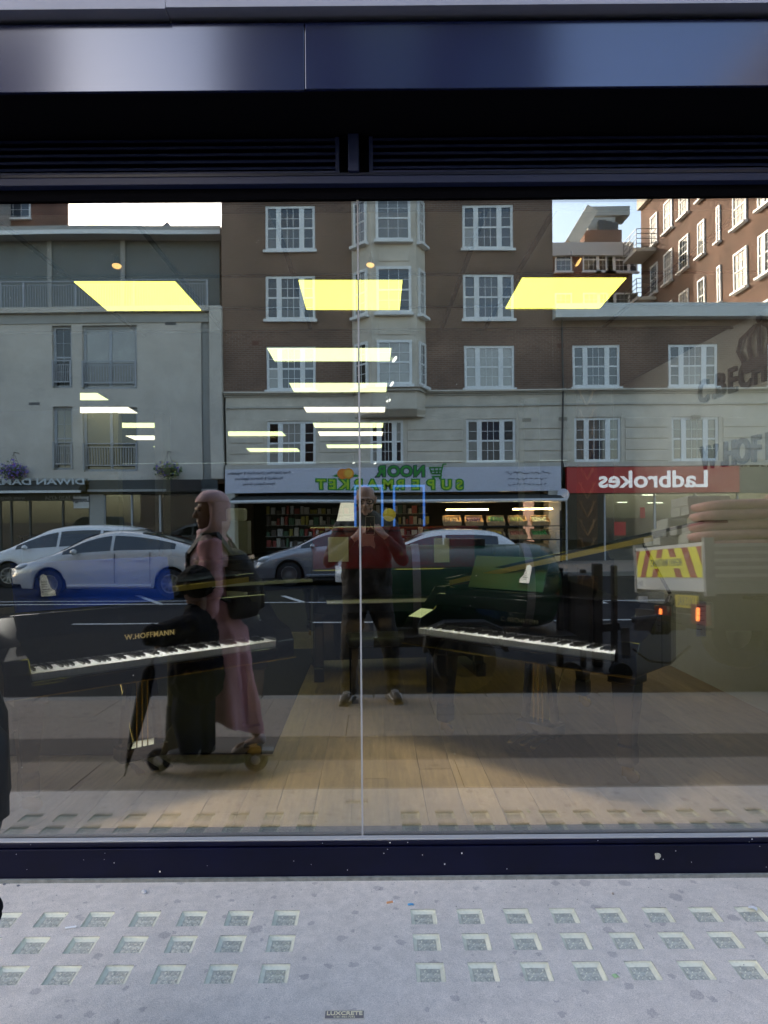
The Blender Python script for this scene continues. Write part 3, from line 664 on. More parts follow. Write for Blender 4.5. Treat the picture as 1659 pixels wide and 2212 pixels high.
# right hand wall: crown and raised lettering
M_let = mat('wall_letter', (.02,.018,.018), .5)
def wall_word(s, py_at, px_at, size, first_px, pitch, label):
    t = thing('wall_lettering', label, 'lettering', (2.745, 2.75*FPX/(first_px-CX)-D, H+ray(px_at, py_at)[1]*2.75/ray(px_at, py_at)[0]))
    y = 0.
    for ch in s:
        if ch != ' ':
            o = text(ch, size, (0, y, 0), (math.pi/2, 0, -math.pi/2), M_let, t, ext=.018, name='letter', bold=.006, local=True)
        y -= pitch*({'.': .55, 'I': .6, ' ': .4, 'W': 1.3, 'M': 1.25}.get(ch, 1.))
wall_word('C.BECHSTEIN', 847, 1525, .26, 1525, .185, 'raised dark letters, upper line on the pale side wall')
wall_word('W.HOFFMANN', 990, 1535, .26, 1535, .185, 'raised dark letters, lower line on the pale side wall')
cr = thing('crown_emblem', 'dark crown emblem above the raised letters on the wall', 'emblem', (2.744, 2.75*FPX/(1650-CX)-D, 2.66))
M_cr = mat('crown_dark', (.05,.035,.04), .4)
MB().prismx([(-.2,-.16),(.2,-.16),(.22,-.08),(-.22,-.08)], -.03, 0).build('crown_band', M_cr, cr)
for k in range(-2, 3):
    MB().tube([(-.018, k*.1, -.08), (-.018, k*.14, .02), (-.018, k*.12, .10), (-.018, k*.03, .15)], [.018,.016,.016,.012], 7).build('crown_arch', M_cr, cr)
MB().ell((-.018, 0, .19), (.015,.03,.035)).build('crown_orb', M_cr, cr)
# carved pillars
M_pil = mat('pillar_black', (.018,.017,.016), .5); M_carve = mat('pillar_bronze', (.10,.055,.03), .45, metal=.5)
def pillar(px0, px1, d, label, carved=True):
    x0, x1 = P(px0, 1000, d).x, P(px1, 1000, d).x; y = d-D
    t = thing('pillar', label, 'pillar', ((x0+x1)/2, y, FL)); w = (x1-x0)/2
    MB().box((-w, 0, 0), (w, .35, CE-FL)).build('shaft', M_pil if carved else mat('pillar_lilac', (.12,.12,.14), .6), t, bevel=.006)
    if carved:
        pn = MB().box((-w, -.012, .9), (w*.1, -.001, CE-FL-.25)).build('carved_panel', M_carve, t)
        for k in range(9):
            z = 1.0+k*.19
            for s in (-1, 1):
                for q in (0, 1): MB().tube([(-.45*w, -.014, z), (-.45*w+s*w*(.2+.1*q), -.014, z+.09), (-.45*w+s*w*(.45-.15*q), -.014, z+.17)], .006, 5).build('leaf_relief', mat('pillar_gilt', (.24,.14,.07), .4, metal=.6), pn)
pillar(1245, 1326, 7.3, 'black pillar with carved bronze leaf panel'); pillar(1132, 1166, 8.6, 'plain lilac grey pillar beside the carved one', False)
pillar(334, 352, 9.5, 'slim lilac grey pillar in the side room', False)
# blue lit picture frames deep in the room
M_neon = mat('blue_light', (.1,.3,1), .5, emit=(.08,.28,1), estr=.16)
for (x0, y0, x1, y1, d, lab) in ((767,1050,826,1140,8.2,'blue lit rectangular frame behind the photographer\'s head'), (851,1050,916,1139,8.6,'blue lit rectangular frame beside the round gold lamp')):
    a, b = P(x0, y0, d), P(x1, y1, d); t = thing('lit_frame', lab, 'light frame', ((a.x+b.x)/2, a.y, (a.z+b.z)/2), 0, 'blue lit frames'); w, h = (b.x-a.x)/2, (a.z-b.z)/2; q = .013
    for (p0, p1) in (((-w-q,-h-q),(w+q,-h+q)), ((-w-q,h-q),(w+q,h+q)), ((-w-q,-h+q),(-w+q,h-q)), ((w-q,-h+q),(w+q,h-q))):
        MB().box((p0[0],-.02,p0[1]), (p1[0],.02,p1[1])).build('light_bar', M_neon, t)
    MB().box((-w+q, .0, -h+q), (w-q, .02, h-q)).build('screen', M_pil, t)
    MB().box((-.03, .021, FL-(a.z+b.z)/2), (.03, .05, h)).build('stand', M_pil, t)
o = MB().ell((0,0,0), (.075,.075,.075), 20, 14).build('globe_lamp', mat('gold_globe', (.5,.42,.06), .3, emit=(.8,.65,.08), estr=.06), smooth=True); o.location = P(841, 1112, 8.1); tag(o, 'round gold globe lamp between the two blue frames', 'lamp')
MB().tube([(0,0,.10),(0,0,CE-o.location.z)], .004, 5).build('cord', M_spot, o)
o = MB().tube([(0,0,-.12),(0,0,.1)], [.14,.09], 18).build('floor_lamp', mat('lamp_shade', (.8,.78,.7), .7, emit=(1,.93,.75), estr=.2)); o.location = P(752, 1104, 8.6); tag(o, 'white cone shaded floor lamp beside the photographer', 'lamp')
fz = FL-o.location.z; MB().tube([(0,0,fz+.02),(0,0,-.12)], .012, 6).build('lamp_stem', M_spot, o); MB().tube([(0,0,fz),(0,0,fz+.02)], .13, 16).build('lamp_foot', M_spot, o)
o = MB().box((-.12,-.1,-.08), (.12,.1,.08)).build('white_box', M_pap, bevel=.03); o.location = P(511, 1112, 9.0); tag(o, 'white rounded box on a shelf beside the walking woman', 'box')
sh = MB().box((-.16,-.13,FL-o.location.z), (.16,.13,-.081)).build('plinth', mat('plinth_grey', (.45,.45,.46), .6)); sh.location = o.location; tag(sh, 'grey plinth under the white rounded box', 'plinth')
# ================================================================ FAR SIDE OF THE STREET
M_stucco = mat('stucco_cream', (.57,.51,.42), .85, var=.18, scale=1.3, detail=8, bump=.05); M_stuccod = mat('stucco_band', (.46,.43,.37), .85, var=.12, scale=2, detail=8)
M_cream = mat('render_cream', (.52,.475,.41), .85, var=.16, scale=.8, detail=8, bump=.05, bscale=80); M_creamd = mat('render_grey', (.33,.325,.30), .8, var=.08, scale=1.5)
M_brick = brickmat('brick_front', (.21,.125,.088), (.15,.085,.060), (.24,.20,.165)); M_brickr = brickmat('brick_red', (.17,.085,.06), (.125,.062,.045), (.22,.18,.15), 'y'); M_brickx = brickmat('brick_red_front', (.20,.085,.056), (.15,.065,.043), (.24,.19,.16))
M_frame = mat('window_white', (.74,.74,.72), .5, var=.05, scale=6); M_frameg = mat('window_grey', (.38,.40,.42), .5)
def pane_mat(n, c): return mat(n, c, .04, spec=.9, var=.2, scale=.9)
PANES = [pane_mat('pane_dark', (.02,.024,.028)), pane_mat('pane_grey', (.055,.06,.06)), pane_mat('pane_curtain', (.13,.13,.12)), pane_mat('pane_blue', (.03,.04,.055)), pane_mat('pane_blind', (.30,.29,.26)), pane_mat('pane_black', (.006,.007,.008))]
M_sill = mat('stone_sill', (.50,.47,.41), .8, var=.1)
def FX(px, py=1000, d=26.): return R(px, py, d).x
def FZ(py, px=805, d=26.): return R(px, py, d).z
random.seed(40)
WIN = {}
def window(parent, x, z, w, h, y, rz=0., style='triple', frame=None, open_=0., sill=True):
    """A sash window, part of PARENT; x is the middle, z the bottom, y the face of the wall, facing +y."""
    fm = frame or M_frame; mb = MB(); t = .095; b = .018
    def bar(x0, x1, z0, z1, y0=-.05, y1=0.): mb.box((x0, y0, z0), (x1, y1, z1))
    def fill(x0, x1, nc, nr):
        for i in range(1, nc): xx = x0+(x1-x0)*i/nc; bar(xx-b/2, xx+b/2, t, h-t, -.04, -.012)
        for k in range(1, nr):
            zz = t+(h-2*t)*k/nr
            if nr == 4 and k == 2: bar(x0, x1, zz-.03, zz+.03, -.045, -.004)
            else: bar(x0, x1, zz-b/2, zz+b/2, -.041, -.013)
    bar(-w/2, w/2, 0, t, -.06, .01); bar(-w/2, w/2, h-t, h, -.06, .01); bar(-w/2, -w/2+t, t, h-t, -.06, .01); bar(w/2-t, w/2, t, h-t, -.06, .01)
    if style == 'triple':
        a = w*.27
        for s in (-1, 1): bar(s*(w/2-a)-.09, s*(w/2-a)+.09, t, h-t, -.06, .008)
        fill(-w/2+a+.09, w/2-a-.09, 3, 4); fill(-w/2+t, -w/2+a-.09, 1, 4); fill(w/2-a+.09, w/2-t, 1, 4)
    elif style == 'single': fill(-w/2+t, w/2-t, 3 if w > .9 else 2, 4)
    elif style == 'door': bar(-.05, .05, t, h-t, -.05, .0)
    o = mb.build('window', fm, parent); o.location = Vector((x, y, z))-root_loc(parent); o.rotation_euler = (0, 0, rz)
    pm = random.choice(PANES)
    if style == 'triple':
        for x0, x1 in ((-w/2+t, -w/2+a-.09), (-w/2+a+.09, w/2-a-.09), (w/2-a+.09, w/2-t)):
            for z0, z1 in ((t, h/2), (h/2, h-t)): MB().box((x0, -.034, z0), (x1, -.030, z1)).build('pane', pm if random.random() < .55 else random.choice(PANES), o)
    else:
        for x0, x1 in (((-w/2+t, 0), (0, w/2-t)) if style == 'door' else ((-w/2+t, w/2-t),)):
            for z0, z1 in ((t, h/2), (h/2, h-t)): MB().box((x0, -.034, z0), (x1, -.030, z1)).build('pane', pm, o)
    if sill: MB().box((-w/2-.07, -.06, -.10), (w/2+.07, .16, -.002)).build('sill', M_frame if not frame else M_sill, o)
    return o
def rect(x0, y0, x1, y1, d=26.):
    return FX(x0, (y0+y1)/2, d), FX(x1, (y0+y1)/2, d), FZ(y1, (x0+x1)/2, d), FZ(y0, (x0+x1)/2, d)
# ---------------------------------------------------------------- brick mansion block with stucco base
X0, X1, X2 = FX(482), FX(1196), FX(1800); ZC = FZ(847, 850); ZG = FZ(1003, 850); ZTOP = 25.
bb = thing('mansion_block', 'brown brick mansion block with cream first floor above the shops', 'building', ((X0+X1)/2, FACY, GF))
rows = [(FZ(838, 1060), FZ(745, 1060)), (FZ(688, 1060), FZ(592, 1060)), (FZ(537, 1060), FZ(441, 1060))]
pitch = rows[2][0]-rows[1][0]; rows += [(rows[2][0]+pitch*k, rows[2][1]+pitch*k) for k in (1, 2)]
cols = [(FX(577), FX(683)), (FX(1004), FX(1113))]; cols_r = [(FX(1238), FX(1342)), (FX(1447), FX(1551)), (FX(1660), FX(1764))]
holes = [(c[0], c[1], r[0], r[1]) for c in cols for r in rows]
wall_cells(MB(), X0, X1, ZC, ZTOP, holes, FACY, .12).add([(X1,FACY,ZC),(X1,FACY-11,ZC),(X1,FACY-11,ZTOP),(X1,FACY,ZTOP)], [(0,1,2,3)]).build('brick_wall', M_brick, bb, local=False)
MB().box((X0, FACY-11, ZTOP), (X1, FACY, ZTOP+.3)).build('roof', M_creamd, bb, local=False); MB().box((X0, FACY-11.2, GF), (X1, FACY-11, ZTOP)).build('rear_wall', M_brick, bb, local=False)
MB().add([(X0,FACY,GF),(X0,FACY-11,GF),(X0,FACY-11,ZTOP),(X0,FACY,ZTOP)], [(0,1,2,3)]).build('party_wall', M_brick, bb, local=False)
for h in holes: window(bb, (h[0]+h[1])/2, h[2], h[1]-h[0], h[3]-h[2], FACY-.05)
# low right-hand part
ZR = FZ(690, 1400); holes = [(c[0], c[1], rows[0][0], rows[0][1]) for c in cols_r]
wall_cells(MB(), X1+.002, X2, ZC, ZR, holes, FACY, .12).build('low_brick_wall', M_brick, bb, local=False)
for h in holes: window(bb, (h[0]+h[1])/2, h[2], h[1]-h[0], h[3]-h[2], FACY-.05)
MB().box((X1+.003, FACY-9, ZR), (X2, FACY+.45, FZ(661, 1400))).build('roof_coping', mat('coping_white', (.60,.60,.57), .8, var=.08), bb, local=False)
# stucco first floor with banded rustication
rows1 = (FZ(1000, 1060), FZ(905, 1060)); hcols = [(FX(577), FX(683)), (FX(800), FX(872)), (FX(1006), FX(1115))]+[(FX(1240), FX(1342)), (FX(1450), FX(1551)), (FX(1662), FX(1764))]
holes = [(c[0], c[1], rows1[0], rows1[1]) for c in hcols]
wall_cells(MB(), FX(489), X2, ZG, ZC-.14, holes, FACY+.05, .16).build('stucco_wall', M_stucco, bb, local=False)
for h in holes: window(bb, (h[0]+h[1])/2, h[2], h[1]-h[0], h[3]-h[2], FACY-.02, sill=False)
edges = [FX(489)]+[v for c in hcols for v in c]+[X2]
for i in range(0, len(edges), 2):      # bands of stucco between the windows, each a course proud of the wall
    a, b = edges[i]+.14, edges[i+1]-.14
    for k in range(4):
        z0 = rows1[0]+(rows1[1]-rows1[0])*k/4+.02
        if b-a > .2: MB().box((a, FACY+.051, z0), (b, FACY+.085, z0+(rows1[1]-rows1[0])/4-.045)).build('stucco_course', M_stucco, bb, local=False, bevel=.01)
zc = ZC-.14
for k, (dz, pr) in enumerate(((.0, .10), (.06, .18), (.11, .28))):
    MB().box((FX(489)-.05, FACY-.02, zc+dz+.001), (FX(765)-.001, FACY+pr, zc+dz+.06)).build('cornice', M_stuccod if k < 2 else M_stucco, bb, local=False)
    MB().box((FX(921)+.001, FACY-.02, zc+dz+.001), (X2, FACY+pr, zc+dz+.06)).build('cornice', M_stuccod if k < 2 else M_stucco, bb, local=False)
MB().box((FX(489), FACY+.051, FZ(880, 800)), (X2, FACY+.11, FZ(876, 800))).build('string_course', M_stuccod, bb, local=False)
MB().box((FX(489), FACY+.0, ZG-.16), (FX(1207), FACY+.30, ZG)).build('shop_cornice', M_stuccod, bb, local=False)
# canted bay
bx = [FX(763), FX(805), FX(899), FX(921)]; dep = .75
zb0 = FZ(870, 840)
def bayring(z, k=1., out=0.): return [(bx[0]*1-out*.5, FACY, z), (bx[1]-out*.6, FACY+dep*k+out, z), (bx[2]+out*.6, FACY+dep*k+out, z), (bx[3]+out*.5, FACY, z)]
MB().rings([bayring(FZ(902, 840), .55), bayring(FZ(893, 840), .85), bayring(FZ(890, 840), .97)]+[bayring(z) for z in (FZ(888, 840), ZTOP+.6)]).build('bay', M_stucco, bb, local=False)
for z, o_, th in ((ZC-.08, .12, .1), (ZC+.02, .2, .08)): MB().rings([bayring(z, 1, o_), bayring(z+th, 1, o_)]).build('bay_moulding', M_stuccod, bb, local=False)
for r in rows:
    cxm = (bx[1]+bx[2])/2
    window(bb, cxm, r[0], (bx[2]-bx[1])*.78, r[1]-r[0], FACY+dep+.066, style='single')
    MB().box((cxm-.55, FACY+dep+.001, r[1]+.2), (cxm+.55, FACY+dep+.03, r[1]+.62)).build('bay_panel', M_stucco, bb, local=False, bevel=.015)
    for (a, b, s) in ((0, 1, 1), (3, 2, -1)):
        pa, pb = Vector((bx[a], FACY, 0)), Vector((bx[b], FACY+dep, 0)); m_ = (pa+pb)/2; an = math.atan2(pb.y-pa.y, pb.x-pa.x) if s > 0 else math.atan2(pa.y-pb.y, pa.x-pb.x)
        nrm = Vector((-math.sin(an), math.cos(an), 0))
        window(bb, m_.x+nrm.x*.066, r[0], (pb-pa).length*.66, r[1]-r[0], m_.y+nrm.y*.066, rz=an, style='single')
for x, z in ((1138, 911), (1215, 910), (1367+135, 908)): 
    MB().box((FX(x)-.16, FACY+.086, FZ(z)-.07), (FX(x)+.16, FACY+.10, FZ(z)+.07)).build('air_brick', mat('air_brick_buff', (.30,.26,.20), .8), bb, local=False)
MB().tube([(FX(1212, 700), FACY+.12, ZR), (FX(1213, 850), FACY+.16, FZ(852, 1212)), (FX(1211, 1000), FACY+.16, GF+3)], .035, 6).build('drain_pipe', mat('pipe_dark', (.06,.055,.05), .6), bb, local=False)
for px, py in ((555, 740), (1213, 748)): MB().box((FX(px)-.12, FACY, FZ(py)-.08), (FX(px)+.12, FACY+.015, FZ(py)+.08)).build('wall_vent', mat('vent_red', (.14,.06,.04), .8), bb, local=False)

# ---------------------------------------------------------------- supermarket under the mansion block
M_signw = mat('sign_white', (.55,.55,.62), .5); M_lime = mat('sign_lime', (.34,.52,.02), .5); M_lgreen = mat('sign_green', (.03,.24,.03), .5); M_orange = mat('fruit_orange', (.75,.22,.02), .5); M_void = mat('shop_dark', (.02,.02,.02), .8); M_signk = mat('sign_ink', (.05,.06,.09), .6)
sm = thing('supermarket_front', 'open supermarket front under a pale sign with green letters', 'shop', (FX(850), FACY+.3, GF))
sx0, sx1, sz0, sz1 = FX(489), FX(1206), FZ(1064, 850), FZ(1002, 850)
fs = MB().box((sx0, FACY+.12, sz0), (sx1, FACY+.38, sz1-.17)).build('sign_board', M_signw, sm, local=False)
MB().box((sx0, FACY-.4, GF), (sx0+.35, FACY+.36, sz0-.002)).build('pier', M_stuccod, sm, local=False); MB().box((sx1-.45, FACY-.4, GF), (sx1, FACY+.36, sz0-.002)).build('pier', M_stuccod, sm, local=False)
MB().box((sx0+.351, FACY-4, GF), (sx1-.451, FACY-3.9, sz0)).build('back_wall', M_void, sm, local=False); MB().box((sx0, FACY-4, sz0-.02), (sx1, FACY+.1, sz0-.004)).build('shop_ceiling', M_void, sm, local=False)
yf = FACY+.385
def sgn(s, px, py, hpx, m, bold=.0, sx=1., dy=0., par=None, spacing=1., shear=0.):
    return text(s, hpx/59*1.36, (FX(px, py), yf+dy, FZ(py, px)), FACE_SHOP, m, par or fs, ext=.006, bold=bold, sx=sx, spacing=spacing, shear=shear)
for dy, m, bd in ((0., M_lgreen, .055), (.014, M_lime, .012)):
    for ch, px in zip('SUPERMARKET', (991, 963, 931, 899, 866, 840, 806, 776, 748, 722, 698)): sgn(ch, px-2, 1049, 20, m, bd, 1.12, dy)
for dy, m, bd in ((0., M_signk, .05), (.014, M_lgreen, .02)):
    for ch, px in zip('NOOR', (904, 877, 850, 824)): sgn(ch, px, 1021, 23, m, bd, 1.02, dy)
# trolley emblem and citrus emblem
tr = MB(); cx0, cz0 = FX(942, 1018), FZ(1019, 942)
for a, b in (((.32,.24),(.2,.24)),((.2,.24),(.12,-.12)),((.16,.12),(-.28,.12)),((-.28,.12),(-.2,-.1)),((-.2,-.1),(.12,-.1)),((.14,0),(-.24,0)),((.05,.12),(.03,-.1)),((-.1,.12),(-.08,-.1)),((.12,-.12),(.14,-.2)),((.14,-.2),(-.2,-.2))):
    tr.beam((cx0-a[0]*-1, yf+.01, cz0+a[1]), (cx0+b[0], yf+.01, cz0+b[1]), .045, .02, (0,1,0))
for s in (-.15, .1): tr.lathe([(.001,-.01),(.05,-.01),(.05,.01),(.001,.01)], (cx0+s, yf+.01, cz0-.26), 'y', 12)
tr.build('trolley_emblem', M_lgreen, fs, local=False)
for px, py, r, m in ((741, 1026, .19, M_orange), (754, 1025, .19, mat('fruit_peel', (.72,.30,.02), .5))): MB().lathe([(.001,0),(r,0),(r,.02),(.001,.02)], (FX(px, py), yf+(.0 if px < 750 else .021), FZ(py, px)), 'y', 18).build('citrus_emblem', m, fs, local=False)
MB().lathe([(.001,0),(.13,0),(.13,.006),(.001,.006)], (FX(754, 1025), yf+.0415, FZ(1025, 754)), 'y', 18).build('citrus_slice', mat('fruit_pulp', (.80,.45,.05), .5), fs, local=False)
for px in (728, 768): MB().add([(FX(px)-.16, yf+.01, FZ(1030)), (FX(px), yf+.012, FZ(1026)), (FX(px)+.16, yf+.01, FZ(1030)), (FX(px), yf+.012, FZ(1032))], [(0,1,2,3)]).build('leaf_emblem', M_lgreen, fs, local=False)
for k, s in enumerate(('Fresh Halal Meat | Fresh Fruits & Vegetables', 'Household & Electrical Appliances', 'Home Delivery Service')): sgn(s, 563, 1023+k*12, 6.0, M_signk, 0., .92)
random.seed(9)
mb = MB()      # the three handwritten looking lines at the other end of the sign
for k in range(3):
    x = FX(1183 if k == 0 else 1175); zz = FZ(1023+k*12, 1150)
    while x > FX(1095 if k == 0 else 1100):
        w = random.uniform(.05, .14); mb.tube([(x, yf+.004, zz+random.uniform(-.03,.03)), (x-w*.5, yf+.004, zz+random.uniform(-.06,.06)), (x-w, yf+.004, zz+random.uniform(-.03,.03))], .012, 4); x -= w+random.choice([.01,.06])
mb.build('script_lines', M_signk, fs, local=False)
# awning bar, tubes and produce
MB().tube([(sx0+.3, FACY+1.1, FZ(1086, 560)), (sx1, FACY+1.1, FZ(1086, 560)-.02)], .06, 8).build('awning_bar', mat('awning_white', (.62,.62,.62), .5), sm, local=False)
MB().rings([[(x, FACY+.1, FZ(1064, 800)-.1), (x, FACY+1.1, FZ(1086, 560)+.02), (x, FACY+1.1, FZ(1086, 560)), (x, FACY+.1, FZ(1064, 800)-.13)] for x in (sx0+.3, sx1-.05)]).build('awning', mat('awning_canvas', (.03,.032,.03), .9), sm, local=False)
M_tube = mat('tube_light', (1,.85,.5), .5, emit=(1,.72,.34), estr=22.)
for a, b in ((957, 1045), (1098, 1178)): MB().tube([(FX(a, 1105), FACY+1.0, FZ(1102, 1000)), (FX(b, 1105), FACY+1.0, FZ(1102, 1000))], .022, 8).build('tube_light', M_tube, sm, local=False)
M_wcrate = mat('crate_wood', (.42,.28,.14), .8, var=.2, scale=8)
FRUIT = {'potatoes': (.38,.26,.11), 'melons': (.34,.36,.10), 'cabbages': (.20,.34,.09), 'oranges': (.70,.27,.03), 'tomatoes': (.46,.05,.03), 'aubergines': (.06,.02,.05), 'leeks': (.42,.46,.28), 'apples': (.40,.12,.05), 'greens': (.07,.22,.04), 'peppers': (.50,.30,.03)}
def crate(px, py, kind, tier, d=24.6, w=.62):
    p = R(px, py, d); t = thing('produce_crate', 'wooden crate of %s on the %s display tier' % (kind, tier), 'crate', p, 0, 'produce crates at the supermarket')
    dp, h = .42, .16; mb = MB()
    mb.box((-w/2,-dp/2,0),(w/2,dp/2,.02)); mb.box((-w/2,-dp/2,.021),(w/2,-dp/2+.02,h*1.3)); mb.box((-w/2,dp/2-.02,.021),(w/2,dp/2,h)); mb.box((-w/2,-dp/2+.021,.021),(-w/2+.02,dp/2-.021,h)); mb.box((w/2-.02,-dp/2+.021,.021),(w/2,dp/2-.021,h))
    mb.build('crate_box', M_wcrate, t); r = {'melons': .085, 'cabbages': .08, 'oranges': .045, 'tomatoes': .04}.get(kind, .055); mb = MB()
    for i in range(int((w-.06)/(r*1.7))):
        for k in range(int((dp-.06)/(r*1.6))):
            mb.ell((-w/2+.03+r+i*r*1.75+random.uniform(-.01,.01), -dp/2+.03+r+k*r*1.7, h*.62+random.uniform(0,.05)), (r, r*.95, r*.9), 8, 5)
    o = mb.build('fruit', mat(kind+'_skin', FRUIT[kind], .5, var=.35, scale=18), t, smooth=True); o['kind'] = 'stuff'; t.rotation_euler = (-.42, 0, 0)
    return t
ks = ['potatoes','melons','oranges','greens','cabbages','melons','potatoes','leeks']
lt = [('top', 1131), ('second', 1160), ('third', 1192), ('lowest', 1220)]
orders = [['potatoes','aubergines','cabbages','melons','leeks'], ['tomatoes','oranges','peppers','apples','greens'], ['apples','greens','leeks','tomatoes','potatoes'], ['cabbages','peppers','oranges','melons','aubergines']]
for (tn, py), od in zip(lt, orders):
    for i, kd in enumerate(od): crate(975+i*48, py, kd, tn, 25.0-.12*lt.index((tn, py)))
dk = thing('produce_stand', 'dark stepped stand carrying the tiers of produce crates', 'stand', (FX(1070), D-25.0, GF), 0)
for tn, py in lt:
    y = D-25.0+.12*lt.index((tn, py)); z = R(1070, py, 25.0).z-.10
    MB().box((FX(958)-0, y-.25, z-.03), (FX(1200), y+.22, z)).build('shelf', M_void, dk, local=False)
for x in (FX(958)+.02, FX(1200)-.02): MB().box((x-.03, D-25.3, GF), (x+.03, D-25.24, FZ(1105, 1070))).build('upright_post', M_void, dk, local=False)
# shelving with goods inside the supermarket
sh = thing('shop_shelving', 'dim shelving with packets inside the open supermarket', 'shelving', (FX(640), FACY-1.6, GF))
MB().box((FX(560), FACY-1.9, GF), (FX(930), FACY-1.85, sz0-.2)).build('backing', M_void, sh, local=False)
for k in range(5): MB().box((FX(560), FACY-1.84, GF+.5+k*.42), (FX(930), FACY-1.5, GF+.53+k*.42)).build('shelf', mat('shelf_metal', (.18,.18,.17), .5), sh, local=False)
mb = {}
for k in range(5):
    x = FX(562)
    while x < FX(925):
        w, h = random.uniform(.07, .2), random.uniform(.14, .34); c = random.randrange(6)
        mb.setdefault(c, MB()).box((x, FACY-1.8, GF+.531+k*.42), (x+w, FACY-1.56, GF+.531+k*.42+h)); x += w+random.uniform(.01, .08)
for c, b_ in mb.items(): b_.build('packets', mat('packet_%d' % c, [(.45,.42,.36),(.30,.05,.04),(.32,.28,.05),(.06,.14,.08),(.5,.5,.5),(.12,.10,.09)][c], .5), sh, local=False)['kind'] = 'stuff'
o = MB().lathe([(.001,-.01),(.22,-.01),(.22,.01),(.001,.01)], (0,0,0), 'y', 20).build('round_sign', M_signw); o.location = (FX(1210, 1070), FACY+.45, FZ(1070, 1210)); tag(o, 'small round white sign between the supermarket and the red shop', 'sign')

# ---------------------------------------------------------------- betting shop
M_sred = mat('sign_red', (.42,.015,.02), .45); M_swhite = mat('sign_letter_white', (.85,.85,.85), .5, emit=(1,1,1), estr=.12); M_glassd = glassmat('shop_glass_far', .06, tint=(.55,.62,.57))
bs = thing('betting_shop_front', 'betting shop with red sign board and white letters', 'shop', (FX(1400), FACY+.2, GF))
rs = MB().box((FX(1219), FACY+.12, FZ(1065, 1400)), (FX(1586), FACY+.34, FZ(1010, 1400))).build('sign_board', M_sred, bs, local=False)
text('Ladbrokes', 1.36*.62, (FX(1404, 1041), FACY+.345, FZ(1038, 1404)), FACE_SHOP, M_swhite, rs, ext=.012, bold=.018, sx=1.12)
MB().box((FX(1215), FACY+.06, FZ(1008, 1400)), (X2, FACY+.2, ZG-.002)).build('sign_head', M_stuccod, bs, local=False)
MB().box((FX(1587), FACY+.12, FZ(1065, 1650)), (X2, FACY+.3, FZ(1010, 1650))).build('blank_board', mat('board_olive', (.16,.15,.11), .7), bs, local=False)
xg = [FX(v) for v in (1222, 1305, 1412, 1500, 1590, 1760)]
for i in range(5):
    MB().box((xg[i]+.03, FACY+.02, GF+.4), (xg[i+1]-.03, FACY+.035, FZ(1067, 1400))).build('shop_window', M_glassd, bs, local=False)
    MB().box((xg[i]-.028, FACY-.02, GF), (xg[i]+.028, FACY+.08, FZ(1066, 1400))).build('window_post', M_frameg, bs, local=False)
MB().box((xg[0], FACY-.02, GF), (X2, FACY+.06, GF+.395)).build('stall_riser', mat('riser_dark', (.05,.05,.05), .6), bs, local=False)
MB().box((xg[0], FACY-5, GF), (X2, FACY-4.9, ZG)).build('back_wall', mat('shop_green_grey', (.13,.14,.10), .8), bs, local=False); MB().box((xg[0], FACY-5, FZ(1060, 1400)), (X2, FACY-.05, FZ(1060, 1400)+.05)).build('shop_ceiling', mat('shop_ceiling_grey', (.20,.20,.17), .8), bs, local=False)
M_tub2 = mat('shop_tube', (1,1,.9), .5, emit=(1,.95,.8), estr=3.)
for px, py, w, d in ((1402,1070,.5,27), (1345,1086,.35,28.5), (1415,1087,.6,28.5)): p = R(px, py, d); MB().box((p.x-w/2, p.y-.05, p.z), (p.x+w/2, p.y+.05, p.z+.03)).build('ceiling_light', M_tub2, bs, local=False)
for px, py, w, h in ((1385,1108,.18,.4), (1337,1143,.42,.5)): p = R(px, py, 26.1); MB().box((p.x-w/2, FACY+.037, p.z-h/2), (p.x+w/2, FACY+.042, p.z+h/2)).build('window_poster', M_sred, bs, local=False)
MB().box((X1, FACY-9, ZG), (X2, FACY-8.9, ZR)).build('low_rear_wall', M_brick, bb, local=False)

# ---------------------------------------------------------------- cream block with balconies
AX0, AX1 = FX(-420), FX(470); ax = lambda p, q=900: FX(p, q)
ba = thing('cream_block', 'cream rendered block with balcony railings and set-back roof storey', 'building', (FX(200), FACY, GF))
zc0, zc1, zw0 = FZ(698, 300), FZ(665, 300), FZ(1037, 250)
wins = [(FX(115), FX(158), FZ(838, 140), FZ(703, 140), 'single'), (FX(181), FX(298), FZ(840, 240), FZ(703, 240), 'door'), (FX(115), FX(158), FZ(1016, 140), FZ(878, 140), 'single'), (FX(181), FX(298), FZ(1018, 240), FZ(880, 240), 'door')]
far = [(FX(-190), FX(-80), FZ(838), FZ(703), 'door'), (FX(-190), FX(-80), FZ(1016), FZ(878), 'door')]
holes = [w_[:4] for w_ in wins+far]
wall_cells(MB(), AX0, FX(437), zw0, zc0, holes, FACY+.02, .3).build('render_wall', M_cream, ba, local=False)
for h in wins+far: window(ba, (h[0]+h[1])/2, h[2], h[1]-h[0], h[3]-h[2], FACY-.14, style=h[4], frame=M_frameg, sill=False)
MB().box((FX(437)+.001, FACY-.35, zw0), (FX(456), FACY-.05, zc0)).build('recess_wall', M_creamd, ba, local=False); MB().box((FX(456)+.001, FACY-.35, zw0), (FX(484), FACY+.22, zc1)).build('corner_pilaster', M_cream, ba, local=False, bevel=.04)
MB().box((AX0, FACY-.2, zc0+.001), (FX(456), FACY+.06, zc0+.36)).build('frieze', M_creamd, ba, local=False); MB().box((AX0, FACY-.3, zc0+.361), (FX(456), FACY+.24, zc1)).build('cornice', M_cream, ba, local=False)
MB().box((AX0, FACY-9, zc1-.2), (AX1, FACY-.31, zc1-.01)).build('terrace', M_creamd, ba, local=False)
